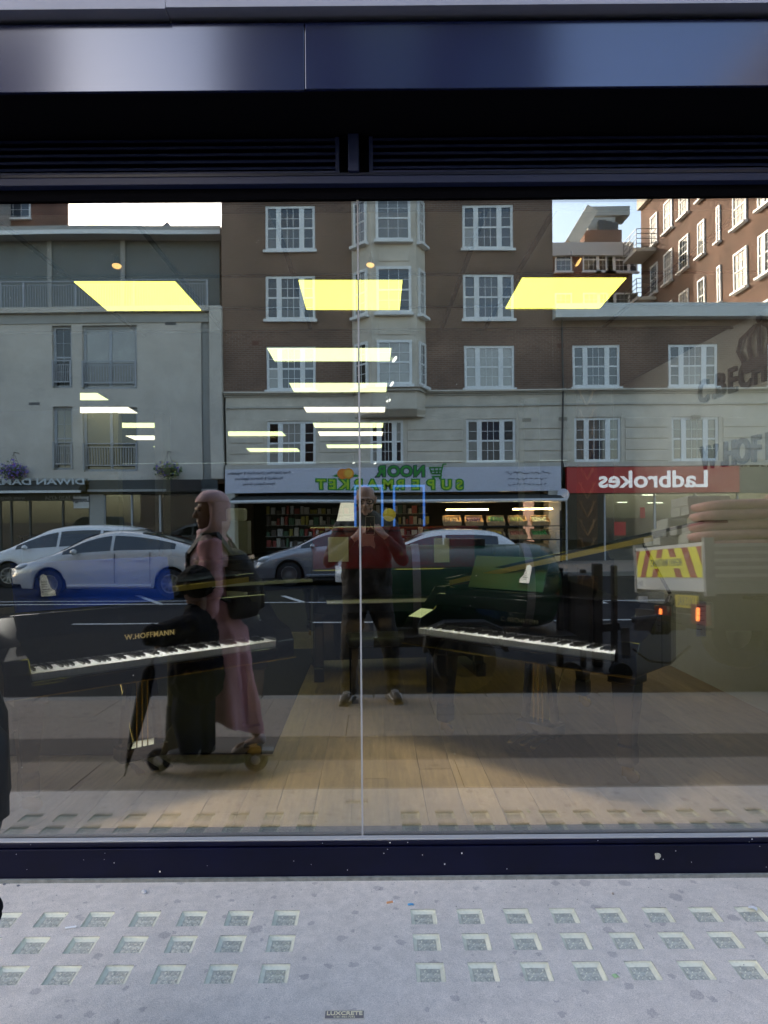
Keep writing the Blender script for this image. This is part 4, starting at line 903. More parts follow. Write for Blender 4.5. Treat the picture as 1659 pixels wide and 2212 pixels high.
MB().box((AX0, FACY-8.5, GF+3.2), (FX(483), FACY-.36, zc1-.21)).build('core', M_creamd, ba, local=False)  # solid filler added to block sky and sun leaking through
M_rail = mat('railing_steel', (.30,.31,.33), .45, metal=.4)
def railing(x0, x1, z0, z1, y, n, posts=()):
    mb = MB(); mb.box((x0, y-.02, z1-.04), (x1, y+.02, z1)); mb.box((x0, y-.015, z1-.16), (x1, y+.015, z1-.135)); mb.box((x0, y-.02, z0), (x1, y+.02, z0+.04))
    for i in range(n+1): x = x0+(x1-x0)*i/n; mb.box((x-.011, y-.011, z0+.041), (x+.011, y+.011, z1-.161))
    for x in posts: mb.box((x-.03, y-.03, z0-.15), (x+.03, y+.03, z1+.002))
    mb.build('railing', M_rail, ba, local=False)
for h in wins+far: z1 = h[2]+(h[3]-h[2])*.44; railing(h[0]+.02, h[1]-.02, h[2]+.2, z1, FACY+.05, 10 if h[1]-h[0] < 1 else 20, (h[0]+.03, h[1]-.03))
railing(FX(-400), FX(450), zc1+.06, FZ(604, 200), FACY-.1, 150, [FX(v) for v in (-100, 0, 50, 165, 290, 449)])
PD = 28.6; py_ = D-PD; zr0, zr1 = FZ(520, 250, PD), FZ(503, 250, PD)
MB().box((AX0, py_-6, zc1), (R(474, 560, PD).x, py_, zr0)).build('roof_storey', mat('roof_storey_grey', (.13,.145,.14), .6, var=.15, scale=.5), ba, local=False)
MB().box((AX0, py_-6.5, zr0+.001), (R(483, 510, PD).x, py_+.7, zr1)).build('roof', M_creamd, ba, local=False); MB().box((AX0, py_+.701, zr0-.03), (R(483, 510, PD).x, py_+.76, zr0+.13)).build('gutter', M_frame, ba, local=False)
for px in (108, 265): p = R(px, 560, PD-.02); MB().box((p.x-.09, p.y-.02, zc1), (p.x+.09, p.y+.06, zr0-.01)).build('roof_post', M_creamd, ba, local=False)
for px in (258, 318, 432): p = R(px, 503, PD); MB().box((p.x-.18, p.y-3, zr1), (p.x+.18, p.y-2.6, zr1+.3)).build('roof_vent', M_creamd, ba, local=False)
for px in (75, 370): MB().box((FX(px)-.2, FACY+.021, FZ(866 if px == 75 else 697)-.05), (FX(px)+.2, FACY+.03, FZ(866 if px == 75 else 697)+.05)).build('air_brick', mat('air_brick_dark', (.12,.12,.12), .8), ba, local=False)
# shops at its foot
sa = thing('restaurant_front', 'dark restaurant front with white awning bar and slanted letters', 'shop', (FX(100), FACY+.2, GF))
M_dk = mat('shopfront_charcoal', (.045,.05,.05), .5); 
fsa = MB().rings([[(x, FACY+.03, zw0-.02), (x, FACY+.12, zw0), (x, FACY+.8, FZ(1060, 200)), (x, FACY+.03, FZ(1060, 200)-.05)] for x in (AX0, FX(186))]).build('awning', M_dk, sa, local=False)
MB().box((AX0, FACY+.78, FZ(1066, 200)), (FX(193), FACY+.9, FZ(1061, 200))).build('awning_bar', mat('awning_bar_white', (.62,.62,.6), .5), sa, local=False); MB().box((AX0, FACY+.0, zw0-.02), (FX(190), FACY+.2, zw0+.06)).build('lead_flashing', M_creamd, sa, local=False)
text('DIWAN DAMAS', .36, (FX(93, 1046), FACY+.55, FZ(1047, 93)+.06), (math.radians(58), 0, math.pi), mat('letter_silver', (.42,.44,.42), .5), sa, ext=.004, bold=.008, sx=1.4, align='CENTER', shear=.2)
text('020 3620 4754', .22, (FX(232/1.0*.55+12, 1075), FACY+.12, FZ(1076, 150)), FACE_SHOP, MATS['letter_silver'], sa, ext=.004)
text('www.diwan', .2, (FX(30, 1075), FACY+.12, FZ(1076, 30)), FACE_SHOP, MATS['letter_silver'], sa, ext=.004)
MB().box((AX0, FACY+.01, FZ(1082, 100)), (FX(193), FACY+.1, FZ(1068, 100))).build('window_head', M_dk, sa, local=False)
xq = [FX(v) for v in (-200, -90, 0, 24, 65, 135, 193)]
for i in range(6):
    MB().box((xq[i]+.03, FACY-.02, GF+.5), (xq[i+1]-.03, FACY-.005, FZ(1082, 100))).build('shop_window', M_glassd, sa, local=False); MB().box((xq[i+1]-.029, FACY-.06, GF), (xq[i+1]+.029, FACY+.04, FZ(1082, 100))).build('window_post', M_dk, sa, local=False)
MB().box((AX0, FACY-.04, GF), (FX(193), FACY+.04, GF+.499)).build('stall_riser', M_dk, sa, local=False)
MB().box((AX0, FACY-3, GF), (FX(470), FACY-2.9, zw0)).build('back_wall', mat('cafe_wall', (.045,.045,.04), .8), sa, local=False); MB().box((AX0, FACY-3, FZ(1068,100)), (FX(470), FACY-.1, FZ(1068,100)+.04)).build('shop_ceiling', M_void, sa, local=False)
ms = MB().box((FX(161), FACY+.105, FZ(1098, 175)), (FX(194), FACY+.14, FZ(1073, 175))).build('menu_sign', mat('menu_white', (.6,.6,.58), .5), sa, local=False)
text('Lounge', .22, (FX(178, 1080), FACY+.142, FZ(1080, 178)), FACE_SHOP, M_signk, ms, ext=.003, bold=.01)
sb = thing('shuttered_front', 'dark glazed shop unit beside the restaurant awning', 'shop', (FX(330), FACY+.2, GF))
MB().box((FX(195), FACY+.02, FZ(1066, 330)), (FX(470), FACY+.16, zw0-.001)).build('sign_board', M_dk, sb, local=False); MB().box((FX(195), FACY+.02, FZ(1062, 330)), (FX(470), FACY+.3, FZ(1057, 330))).build('sign_ledge', M_creamd, sb, local=False)
MB().box((FX(195), FACY-.1, GF), (FX(226), FACY+.1, FZ(1067, 330))).build('pier', M_creamd, sb, local=False); MB().box((FX(440), FACY-.1, GF), (FX(476), FACY+.1, FZ(1067, 330))).build('pier', M_creamd, sb, local=False)
xq = [FX(v) for v in (226, 285, 345, 440)]
for i in range(3): MB().box((xq[i]+.03, FACY-.02, GF+.2), (xq[i+1]-.03, FACY-.005, FZ(1068, 330))).build('shop_window', M_glassd, sb, local=False); MB().box((xq[i]-.029, FACY-.05, GF), (xq[i]+.029, FACY+.05, FZ(1068, 330))).build('window_post', M_frameg, sb, local=False)
o = MB().box((FX(370), FACY+.62, FZ(1062, 400)), (FX(442), FACY+.7, FZ(1039, 400))).build('sign_box', mat('sign_black', (.02,.02,.022), .3)); tag(o, 'black hanging sign box beside the cream pilaster', 'sign')
MB().box((FX(380), FACY+.17, FZ(1048, 400)), (FX(384), FACY+.62, FZ(1046, 400))).build('bracket', M_dk, o)
# hanging baskets
def basket(px, py, label, cols):
    p = R(px, py, 25.6); t = thing('hanging_basket', label, 'flower basket', p, 0, 'hanging flower baskets')
    MB().lathe([(.001,-.32),(.16,-.28),(.26,-.12),(.28,0),(.26,0),(.001,-.05)], (0,0,0), 'z', 14).build('bowl', mat('basket_moss', (.05,.06,.03), .9), t)
    for k in range(3): a = k*2.1; MB().tube([(.26*math.cos(a), .26*math.sin(a), 0), (0, 0, .6)], .006, 4).build('chain', M_spot, t)
    MB().tube([(0, -.42, .62), (0, 0, .62)], .015, 5).build('bracket', M_spot, t)
    for nm, col, n, spread in [('foliage', (.06,.13,.03), 260, .5)]+cols:
        mb = MB()
        for i in range(n):
            a, b_ = random.uniform(0, 6.28), random.gauss(0, .55); r = spread*random.uniform(.45, 1.); q = Vector((r*math.cos(a)*math.cos(b_), r*math.sin(a)*math.cos(b_)*.8, -.05+r*.75*math.sin(b_)))
            s = random.uniform(.025, .05); e1 = Vector((random.gauss(0,1), random.gauss(0,1), random.gauss(0,1))).normalized(); e2 = e1.cross(Vector((.3,.5,.8))).normalized()
            mb.add([q+e1*s, q+e2*s, q-e1*s, q-e2*s], [(0,1,2,3)])
        mb.build(nm, mat('basket_'+nm, col, .8, var=.3, scale=9), t)['kind'] = 'stuff'
basket(30, 1015, 'hanging basket of purple and pink flowers over the restaurant awning', [('flowers', (.16,.10,.42), 220, .55), ('pink_flowers', (.36,.10,.22), 70, .52)])
basket(362, 1012, 'hanging basket of violet and yellow flowers near the cream pilaster', [('violet_flowers', (.12,.05,.38), 120, .48), ('yellow_flowers', (.40,.36,.10), 120, .5)])

# ---------------------------------------------------------------- brick towers behind
bd = thing('brick_tower', 'red brick block rising behind the cream block\'s roof', 'building', (R(-60, 450, 44).x, D-44, GF))
xd = R(148, 470, 44).x
MB().prism([(xd-34, D-44), (xd, D-44), (xd-5.4, D-56), (xd-34, D-56)], GF, 34).build('brick_wall', M_brickx, bd, local=False)
for k in range(3):
    for r_ in range(3):
        window(bd, xd-3.2-k*3.4, 13.8+r_*3.2, 1.7, 2.1, D-43.93, style='single')
MB().box((xd-9.4, D-44, 12.2), (xd-3.6, D-42.6, 22)).build('render_tower', M_creamd, bd, local=False)
# courtyard wing to the side: long wall facing the courtyard, receding from the street
XW = 17.0
bw = thing('courtyard_wing', 'long red brick courtyard wing with white sash windows', 'building', (XW+5, D-38, GF))
YN, YF_, ZWT = D-28.2, D-44.5, 20.6
MB().box((XW+.002, YF_, GF), (XW+12, YN, ZWT)).build('brick_body', M_brickr, bw, local=False)
MB().box((XW-.25, YF_, ZWT), (XW+12.2, YN+.2, ZWT+.9)).build('parapet', M_stucco, bw, local=False)
MB().box((XW+2, YF_+3, ZWT+.91), (XW+8, YF_+9, ZWT+3.4)).build('roof_house', M_creamd, bw, local=False)
for r_ in range(6):
    z = 3.2+r_*2.9
    for k, yy in enumerate((30.2, 32.6, 34.6, 36.4, 38.4, 40.4, 42.4)):
        w_ = (1.75, 1.2, .35, .75, 1.1, 1.1, 1.0)[k]
        window(bw, XW-.066, z, w_, 1.75, D-yy, rz=math.pi/2, style='triple' if w_ > 1.6 else 'single')
for r_ in (3, 4, 5):
    MB().box((XW-1.2, YF_+.2, 3.0+r_*2.9-.25), (XW-.01, YF_+2.4, 3.0+r_*2.9-.05)).build('balcony_slab', M_stuccod, bw, local=False)
    mb = MB()
    for q in range(4): mb.beam((XW-1.18, YF_+.25, 3.0+r_*2.9+.2+q*.28), (XW-1.18, YF_+2.35, 3.0+r_*2.9+.2+q*.28), .03, .03); mb.beam((XW-1.18, YF_+2.36, 3.0+r_*2.9+.2+q*.28), (XW-.02, YF_+2.36, 3.0+r_*2.9+.2+q*.28), .03, .03)
    for q in (0, 1, 2): mb.beam((XW-1.18, YF_+.26+q*1.04, 3.0+r_*2.9-.05), (XW-1.18, YF_+.26+q*1.04, 3.0+r_*2.9+1.06), .035, .035)
    mb.build('balcony_rail', M_spot, bw, local=False)
bc = thing('cross_range', 'lower brick range closing the courtyard under a white parapet', 'building', (R(1290, 560, 46).x, D-46, GF))
xa, xb = R(1150, 560, 46).x, XW-.01; zt = FZ(555, 1290, 46)
MB().box((xa, D-54, GF), (xb, D-46, zt)).build('brick_wall', M_brickx, bc, local=False); MB().box((xa, D-54.2, zt), (xb, D-45.7, FZ(527, 1290, 46))).build('parapet', mat('parapet_grey', (.50,.51,.50), .8), bc, local=False)
for r_ in range(5):
    for px, w_ in ((1216, 1.1), (1276, 1.1), (1284+24, 1.2), (1343, 2.1)):
        window(bc, R(px, 600, 46).x, FZ(588, 1290, 46)-r_*2.9, w_, 1.55, D-45.93, style='triple' if w_ > 2 else 'single')
bt = thing('roof_block', 'brick roof block with plant and sunlit gable behind the courtyard', 'building', (R(1300, 500, 58).x, D-58, GF))
MB().box((R(1262, 500, 58).x, D-66, 10), (R(1345, 500, 58).x, D-58, FZ(497, 1300, 58))).build('brick_wall', M_brickx, bt, local=False)
MB().box((R(1270, 480, 60).x, D-66, FZ(497, 1300, 58)+.01), (R(1330, 480, 60).x, D-60, FZ(470, 1300, 60))).build('plant_room', M_creamd, bt, local=False)
MB().beam(R(1232, 528, 57), R(1278, 452, 57), .6, 1.0).build('sloped_coping', M_stucco, bt, local=False); MB().box((R(1278, 450, 62).x, D-64, FZ(466, 1300, 62)), (R(1362, 450, 62).x, D-62, FZ(446, 1300, 62))).build('roof_slab', M_creamd, bt, local=False)
for k, px in enumerate((1305, 1318, 1332)): MB().box((R(px, 470, 59).x-.3, D-59.8, FZ(497, 1300, 58)+.02), (R(px, 470, 59).x+.3, D-59.3, FZ(472+3*k, 1300, 59))).build('chimney', M_spot, bt, local=False)
p = R(363, 500, 120); sp_ = thing('church_spire', 'distant slim church spire on the skyline', 'spire', (p.x, p.y, 0))
MB().box((-1.1,-1.1,0), (1.1,1.1,FZ(494, 363, 120))).build('tower', M_creamd, sp_); zt = FZ(494, 363, 120); MB().rings([[(sx*r, sy*r, z) for sx, sy in ((-1,-1),(1,-1),(1,1),(-1,1))] for z, r in ((zt+.01, .9), (FZ(478, 363, 120), .04))]).build('spire_roof', mat('slate', (.12,.12,.14), .7), sp_)
# ================================================================ VEHICLES
def lerp_tab(tab, x):
    if x <= tab[0][0]: return tab[0][1]
    for (a, p), (b, q) in zip(tab, tab[1:]):
        if x <= b:
            t = (x-a)/(b-a); return p+(q-p)*t
    return tab[-1][1]
def smooth_tab(tab, x, s=.07): return sum(lerp_tab(tab, x+k*s) for k in (-2,-1,0,1,2))/5
M_tyre = mat('tyre', (.012,.012,.013), .8); M_rim = mat('alloy_rim', (.42,.43,.45), .3, metal=.8); M_cglass = mat('car_glass', (.012,.015,.018), .03, spec=.9, coat=.5); M_ctrim = mat('car_trim', (.015,.015,.016), .5)
M_head = mat('headlight', (.65,.68,.70), .1, coat=.6); M_tail = mat('taillight', (.40,.01,.012), .15, coat=.6)
def car(name, label, loc, L, W, top, belt, paint, wx, glass, wind, rearw, pillars, rw=.315, rz=0.):
    t = thing(name, label, 'car', loc, rz, 'parked and passing cars')
    n = 110; xs = [L*i/n for i in range(n+1)]; ra = rw+.055
    def sec(x):
        hw = W/2
        if x < .7: hw *= 1-.30*((.7-x)/.7)**2.2
        if x > L-.55: hw *= 1-.20*((x-L+.55)/.55)**2.2
        T = smooth_tab(top, x); b = min(lerp_tab(belt, x), T-.015); zl = .21 if .25 < x < L-.3 else .30
        for w_ in wx:
            if abs(x-w_) < ra: zl = max(zl, rw+math.sqrt(ra*ra-(x-w_)**2))
        g = max(0., min(1., (T-b)/.42)); rwid = hw*(.94-.20*g)
        return [(hw*.93, zl), (hw, max(.42, zl+.012)), (hw*1.005, max(.66, zl+.03)), (hw*.965, max(b, zl+.05)), (rwid, max(T-.02-.04*g, zl+.06)), (rwid*.78, max(T, zl+.07)), (rwid*.4, max(T+.012, zl+.08)), (0, max(T+.016, zl+.08))]
    S = [sec(x) for x in xs]
    rings = [[(x, y, z) for y, z in s]+[(x, -y, z) for y, z in reversed(s[:-1])] for x, s in zip(xs, S)]
    MB().rings(rings, closed=False, cap=True).build('body', paint, t, smooth=True)
    MB().box((.4, -W/2+.28, .17), (L-.4, W/2-.28, .40)).build('underbody', M_ctrim, t)
    for w_ in wx:
        MB().lathe([(.001,-W/2+.05),(ra-.005,-W/2+.05),(ra-.005,W/2-.05),(.001,W/2-.05)], (w_, 0, rw), 'y', 22).build('wheel_well', M_ctrim, t) if False else None
        MB().box((w_-ra+.03, -W/2+.26, .25), (w_+ra-.03, W/2-.26, rw+ra-.02)).build('wheel_well', M_ctrim, t)
        for s in (-1, 1):
            y = s*(W/2-.115)
            ty = MB().lathe([(rw*.66,-.10),(rw*.96,-.10),(rw,-.075),(rw,.075),(rw*.96,.10),(rw*.66,.10),(rw*.66,-.10)], (0,0,0), 'y', 26).build('wheel', M_tyre, t, smooth=False); ty.location = (w_, y, rw)
            rm = MB().lathe([(.001,s*.05),(rw*.66,s*.06),(rw*.66,s*.095),(rw*.60,s*.095),(rw*.58,s*.07),(.001,s*.062)], (0,0,0), 'y', 22).build('rim_barrel', M_ctrim, ty)
            mb = MB()
            for k in range(10): a = k*math.pi/5; mb.beam((.03*math.cos(a), s*.085, .03*math.sin(a)), (rw*.63*math.cos(a), s*.092, rw*.63*math.sin(a)), .03, .02, (0,1,0))
            mb.lathe([(rw*.60,s*.085),(rw*.665,s*.085),(rw*.665,s*.102),(rw*.60,s*.102),(rw*.60,s*.085)], (0,0,0), 'y', 22); mb.lathe([(.001,s*.08),(.045,s*.08),(.045,s*.10),(.001,s*.10)], (0,0,0), 'y', 12); mb.build('rim', M_rim, ty)
    def P34(s, f): return (s[3][0]+(s[4][0]-s[3][0])*f+.006, s[3][1]+(s[4][1]-s[3][1])*f)
    cuts = [glass[0]]+[v for p_ in pillars for v in (p_-.035, p_+.035)]+[glass[1]]
    for s in (-1, 1):
        for k in range(0, len(cuts), 2):
            xx = [cuts[k]+(cuts[k+1]-cuts[k])*i/14 for i in range(15)]
            lo = [P34(sec(x), .10) for x in xx]; hi = [P34(sec(x), .88) for x in xx]
            MB().rings([[(x, s*a[0], a[1]), (x, s*(a[0]*.5+b[0]*.5+.004), (a[1]+b[1])/2), (x, s*b[0], b[1])] for x, a, b in zip(xx, lo, hi)], closed=False, cap=False).build('side_window', M_cglass, t, smooth=True)
    for (a, b) in (wind, rearw):
        xx = [a+(b-a)*i/12 for i in range(13)]; rr = []
        for x in xx:
            s_ = sec(x); r = s_[4][0]; rr.append([(x, f*r, (s_[7][1] if abs(f) < .3 else (s_[6][1] if abs(f) < .6 else s_[5][1]))+.006) for f in (-.86,-.75,-.4,0,.4,.75,.86)])
        MB().rings(rr, closed=False, cap=False).build('windscreen' if (a, b) == wind else 'rear_window', M_cglass, t, smooth=True)
    for s in (-1, 1):
        s0 = sec(.28); MB().ell((.30, s*s0[2][0]*.93, .70), (.20,.09,.075), rot=(0,-.25,s*.35)).build('headlight', M_head, t, smooth=True)
        s1 = sec(L-.10); MB().ell((L-.14, s*s1[2][0]*.95, .86), (.12,.09,.10), rot=(0,.2,-s*.4)).build('taillight', M_tail, t, smooth=True)
        gx = glass[0]+.30; sg = sec(gx); MB().ell((gx, s*(sg[3][0]+.11), sg[3][1]+.06), (.07,.10,.065)).build('mirror', paint, t, smooth=True)
        for hx in ((glass[0]+glass[1])/2-.28, glass[1]-.75):
            sh_ = sec(hx); MB().box((hx-.10, s*(sh_[2][0]-.01), .82), (hx+.10, s*(sh_[2][0]+.022), .85)).build('door_handle', paint, t, bevel=.008)
            MB().box((hx+.20, s*(sh_[2][0]-.03), .34), (hx+.206, s*(sh_[2][0]+.004), lerp_tab(belt, hx)-.02)).build('door_gap', M_ctrim, t)
        MB().box((wx[0]+ra+.05, s*(W/2-.05), .24), (wx[1]-ra-.05, s*(W/2+.004), .30)).build('side_skirt', paint, t, bevel=.01)
    MB().box((.005, -.26, .42), (.03, .26, .53)).build('front_plate', mat('plate_white', (.7,.7,.68), .5), t); MB().box((L-.03, -.26, .72), (L-.002, .26, .83)).build('rear_plate', mat('plate_yellow', (.65,.50,.03), .5), t)
    return t
M_silver = mat('paint_silver', (.62,.60,.57), .25, metal=.15, coat=.8); M_white = mat('paint_white', (.78,.77,.75), .25, coat=.8); M_greyp = mat('paint_grey', (.34,.34,.36), .22, metal=.5, coat=.8)
liftback = [(0,.42),(.05,.66),(.2,.74),(.6,.87),(1.0,.98),(1.25,1.09),(1.7,1.34),(2.1,1.46),(2.4,1.49),(2.9,1.45),(3.4,1.35),(3.9,1.20),(4.25,1.10),(4.36,1.02),(4.42,.72),(4.48,.40)]
bl = [(0,.62),(.9,.93),(1.2,.96),(3.9,1.06),(4.48,1.0)]
def rx(px, d): return (px-CX)/FPX*d
car('silver_liftback', 'silver liftback car with dark windows right behind the woman', (rx(52, 16.6), D-16.6, ROAD), 4.48, 1.76, liftback, bl, M_silver, (.95, 3.65), (1.25, 3.75), (1.12, 1.95), (2.95, 4.15), (2.35,))
car('grey_liftback', 'grey liftback car half hidden behind the photographer', (rx(556, 18.9), D-18.9, ROAD), 4.48, 1.76, liftback, bl, M_greyp, (.95, 3.65), (1.25, 3.75), (1.12, 1.95), (2.95, 4.15), (2.35,))
mpv = [(0,.42),(.05,.68),(.2,.78),(.6,.93),(.95,1.05),(1.3,1.24),(1.8,1.48),(2.3,1.58),(3.0,1.60),(3.8,1.55),(4.2,1.48),(4.4,1.2),(4.5,.9),(4.55,.4)]
bl2 = [(0,.62),(.9,.95),(1.2,.98),(4.2,1.08),(4.55,1.05)]
car('white_people_carrier', 'white people carrier parked beyond the silver liftback', (rx(-22, 19.2), D-19.2, ROAD), 4.55, 1.78, mpv, bl2, M_white, (.92, 3.68), (1.1, 4.05), (1.0, 1.75), (4.15, 4.4), (2.2, 3.3))
hatch = [(0,.42),(.05,.66),(.2,.76),(.7,.90),(1.15,1.0),(1.5,1.16),(2.0,1.38),(2.4,1.44),(3.1,1.43),(3.6,1.38),(3.85,1.26),(4.1,1.05),(4.22,.9),(4.3,.40)]
bl3 = [(0,.62),(1.0,.94),(3.2,1.04),(3.8,1.10),(4.3,1.0)]
car('white_hatchback', 'white hatchback with red tail lamp before the produce display', (rx(1129, 16.4)-4.3, D-16.4, ROAD), 4.3, 1.78, hatch, bl3, M_white, (.85, 3.5), (1.4, 3.6), (1.25, 1.95), (3.62, 4.0), (2.4,))
# roadside utility vehicle at the picture's edge: works van with orange marks
vn = thing('works_van', 'pale works van with orange squares along its side', 'van', (rx(-150, 22)-.2, D-20.3, ROAD))
MB().prismy([(0,.35),(0,1.0),(.5,1.15),(1.0,1.75),(1.25,1.9),(2.52,1.9),(2.52,.35)], -.9, .9).build('body', mat('van_grey', (.36,.40,.44), .4), vn, bevel=.04)
for k in range(4): MB().box((1.5+k*.22, .901, .78), (1.64+k*.22, .906, .86)).build('orange_square', mat('orange_mark', (.75,.22,.04), .5), vn)
MB().box((.3,.901,1.2), (1.3,.905,1.6)).build('side_window', M_cglass, vn); 
for x in (.55, 2.0):
    for s in (-1, 1): MB().lathe([(.001,-.1),(.33,-.1),(.33,.1),(.001,.1)], (x, s*.82, .33), 'y', 20).build('wheel', M_tyre, vn)

# ---------------------------------------------------------------- maintenance lorry at the near kerb, tail towards the trailer
XL = 3.10; y_n, y_f = D-6.45, D-8.12; yc = (y_n+y_f)/2
lo = thing('flatbed_lorry', 'maintenance lorry with chevron tailboard and load of blocks', 'lorry', (XL, yc, ROAD+.067)); hw = abs(y_n-y_f)/2; lo.rotation_euler = (.08, 0, 0)   # near wheels up on the kerb
zl0, zl1 = R(1467, 1265, 7.3).z-ROAD-.16, R(1467, 1176, 7.3).z-ROAD+.0
M_bed = mat('lorry_bed', (.30,.30,.29), .6, var=.15); M_cy = mat('chevron_yellow', (.72,.68,.04), .45, emit=(.8,.75,.05), estr=.03); M_cr_ = mat('chevron_red', (.36,.05,.04), .5); M_blkm = mat('chassis_black', (.015,.015,.016), .6)
tbz0, tbz1 = .985, 1.34
tb = MB().box((-.05, -hw, tbz0-.1), (-.002, hw, tbz1)).build('tailboard', mat('tailboard_white', (.62,.62,.60), .5), lo)
def clip_poly(poly, zmin, zmax, ymin, ymax):
    def cl(ps, f, g):
        out = []
        for i in range(len(ps)):
            a, b = ps[i], ps[(i+1) % len(ps)]; fa, fb = f(a), f(b)
            if fa >= 0: out.append(a)
            if fa*fb < 0: t_ = fa/(fa-fb); out.append((a[0]+(b[0]-a[0])*t_, a[1]+(b[1]-a[1])*t_))
        return out
    for f in (lambda p: p[1]-zmin, lambda p: zmax-p[1], lambda p: p[0]-ymin, lambda p: ymax-p[0]):
        poly = cl(poly, f, None) if poly else []
    return poly
cz0, cz1 = tbz0+.03, tbz1-.035; hh = cz1-cz0
MB().box((-.054, -hw+.03, cz0), (-.051, hw-.03, cz1)).build('yellow_panel', M_cy, tb)
for s in (-1, 1):
    for k in range(4):
        y0 = .06+k*.32; pl_ = [(s*y0, cz1+.0), (s*(y0+.14), cz1), (s*(y0+.14+hh*.62), cz0), (s*(y0+hh*.62), cz0)]
        pl_ = clip_poly(pl_, cz0, cz1, 0 if s > 0 else -hw+.03, hw-.03 if s > 0 else 0)
        if len(pl_) > 2: MB().prismx(pl_, -.0575, -.0545).build('chevron', M_cr_, tb)
MB().box((-.060, -.40, (cz0+cz1)/2-.055), (-.058, .40, (cz0+cz1)/2+.055)).build('name_strip', M_cy, tb)
text('HIGHWAY MAINTENANCE', .105, (-.061, 0, (cz0+cz1)/2), (math.pi/2, 0, -math.pi/2), M_ink, tb, ext=.0008, bold=.001, local=True, sx=.62)
MB().box((0, -hw, tbz0-.12), (4.2, hw, tbz0-.02)).build('bed', M_bed, lo)
for s in (-1, 1): MB().box((.0, s*hw, tbz0-.015), (4.2, s*(hw-.03), tbz1-.02)).build('side_board', M_bed, lo); MB().box((-.06, s*(hw+.001), tbz0-.14), (.03, s*(hw+.05), tbz1+.04)).build('corner_post', M_bed, lo)
for k in range(5): MB().box((.05, hw+.001, tbz0+.03+k*.07), (4.1, hw+.012, tbz0+.06+k*.07)).build('side_rib', mat('rib_pale', (.45,.46,.45), .6), lo)
MB().box((.1, -.45, .50), (5.2, .45, tbz0-.122)).build('chassis', M_blkm, lo); MB().box((-.10, -hw+.05, .56), (.02, hw-.05, .66)).build('rear_beam', M_blkm, lo)
M_amb = mat('lamp_lit', (1,.4,.1), .3, emit=(1,.20,.04), estr=.9)
for px, d in ((1468, 7.25), (1571, 6.4)):
    p = R(px, 1328, d); yy = p.y-yc; zz = p.z-ROAD-.067-.08*yy
    hs = MB().box((-.14, yy-.16, zz-.09), (-.101, yy+.16, zz+.09)).build('lamp_cluster', mat('lamp_red', (.20,.012,.012), .3, coat=.5), lo); MB().prismx([(yy-.05, zz-.06), (yy+.01, zz-.06), (yy+.03, zz+.06), (yy-.03, zz+.06)], -.144, -.141).build('lit_lamp', M_amb, hs)
    MB().box((-.10, yy-.2, zz-.11), (-.06, yy+.2, zz+.11)).build('lamp_bracket', M_blkm, lo)
p = R(1530, 1326, 6.7); np_ = MB().box((-.12, p.y-yc-.24, p.z-ROAD-.06), (-.105, p.y-yc+.24, p.z-ROAD+.06)).build('number_plate', MATS['plate_yellow'], lo)
text('LX12 RAL', .12, (-.121, p.y-yc, p.z-ROAD), (math.pi/2, 0, -math.pi/2), M_ink, np_, ext=.0006, local=True, sx=.75)
for x in (1.0, 3.9):
    for s in (-1, 1):
        w_ = MB().lathe([(.2,-.13),(.36,-.13),(.39,-.09),(.39,.09),(.36,.13),(.2,.13),(.2,-.13)], (0,0,0), 'y', 24).build('wheel', M_tyre, lo); w_.location = (x, s*(hw-.17), .39)
        MB().lathe([(.001,s*.04),(.2,s*.09),(.2,s*.12),(.001,s*.06)], (0,0,0), 'y', 18).build('hub', M_rim, w_)
    MB().box((x-.5, -hw+.01, .80), (x+.5, hw-.01, .83)).build('mudguard', M_blkm, lo)
cb = MB().prismy([(4.3,.5),(4.3,2.1),(4.5,2.25),(5.5,2.25),(5.95,1.45),(6.1,1.3),(6.1,.45)], -hw, hw).build('cab', M_white, lo, bevel=.05)
MB().box((4.7, hw+.002, 1.4), (5.6, hw+.008, 2.05)).build('cab_window', M_cglass, cb)
# tow hitch and lead
hp = R(1450, 1372, 7.0); hz = hp.z-ROAD; hy = hp.y-yc
MB().beam((-.02, hy, hz), (-.50, hy, hz), .07, .09).build('tow_bar', M_blkm, lo); MB().tube([(-.08, hy+.10, hz+.05), (-.3, hy+.12, hz+.09), (-.55, hy+.05, hz+.06)], .03, 8).build('tow_handle', M_blkm, lo)
mb = MB()
for k in range(9): mb.lathe([(.001,0),(.07 if k % 2 else .05,0),(.07 if k % 2 else .05,.02),(.001,.02)], (-.36+k*.022, hy, hz-.02), 'x', 12)
mb.build('rubber_gaiter', M_tyre, lo); MB().beam((-.60, hy, hz-.02), (-.60, hy, hz-.32), .08, .02).build('jockey_clamp', M_blkm, lo)
MB().tube([(-.55, hy+.04, hz-.22), (-.40, hy+.05, hz-.34), (-.2, hy+.05, hz-.36), (.02, hy+.03, hz-.2)], .012, 6).build('brake_cable', M_blkm, lo)
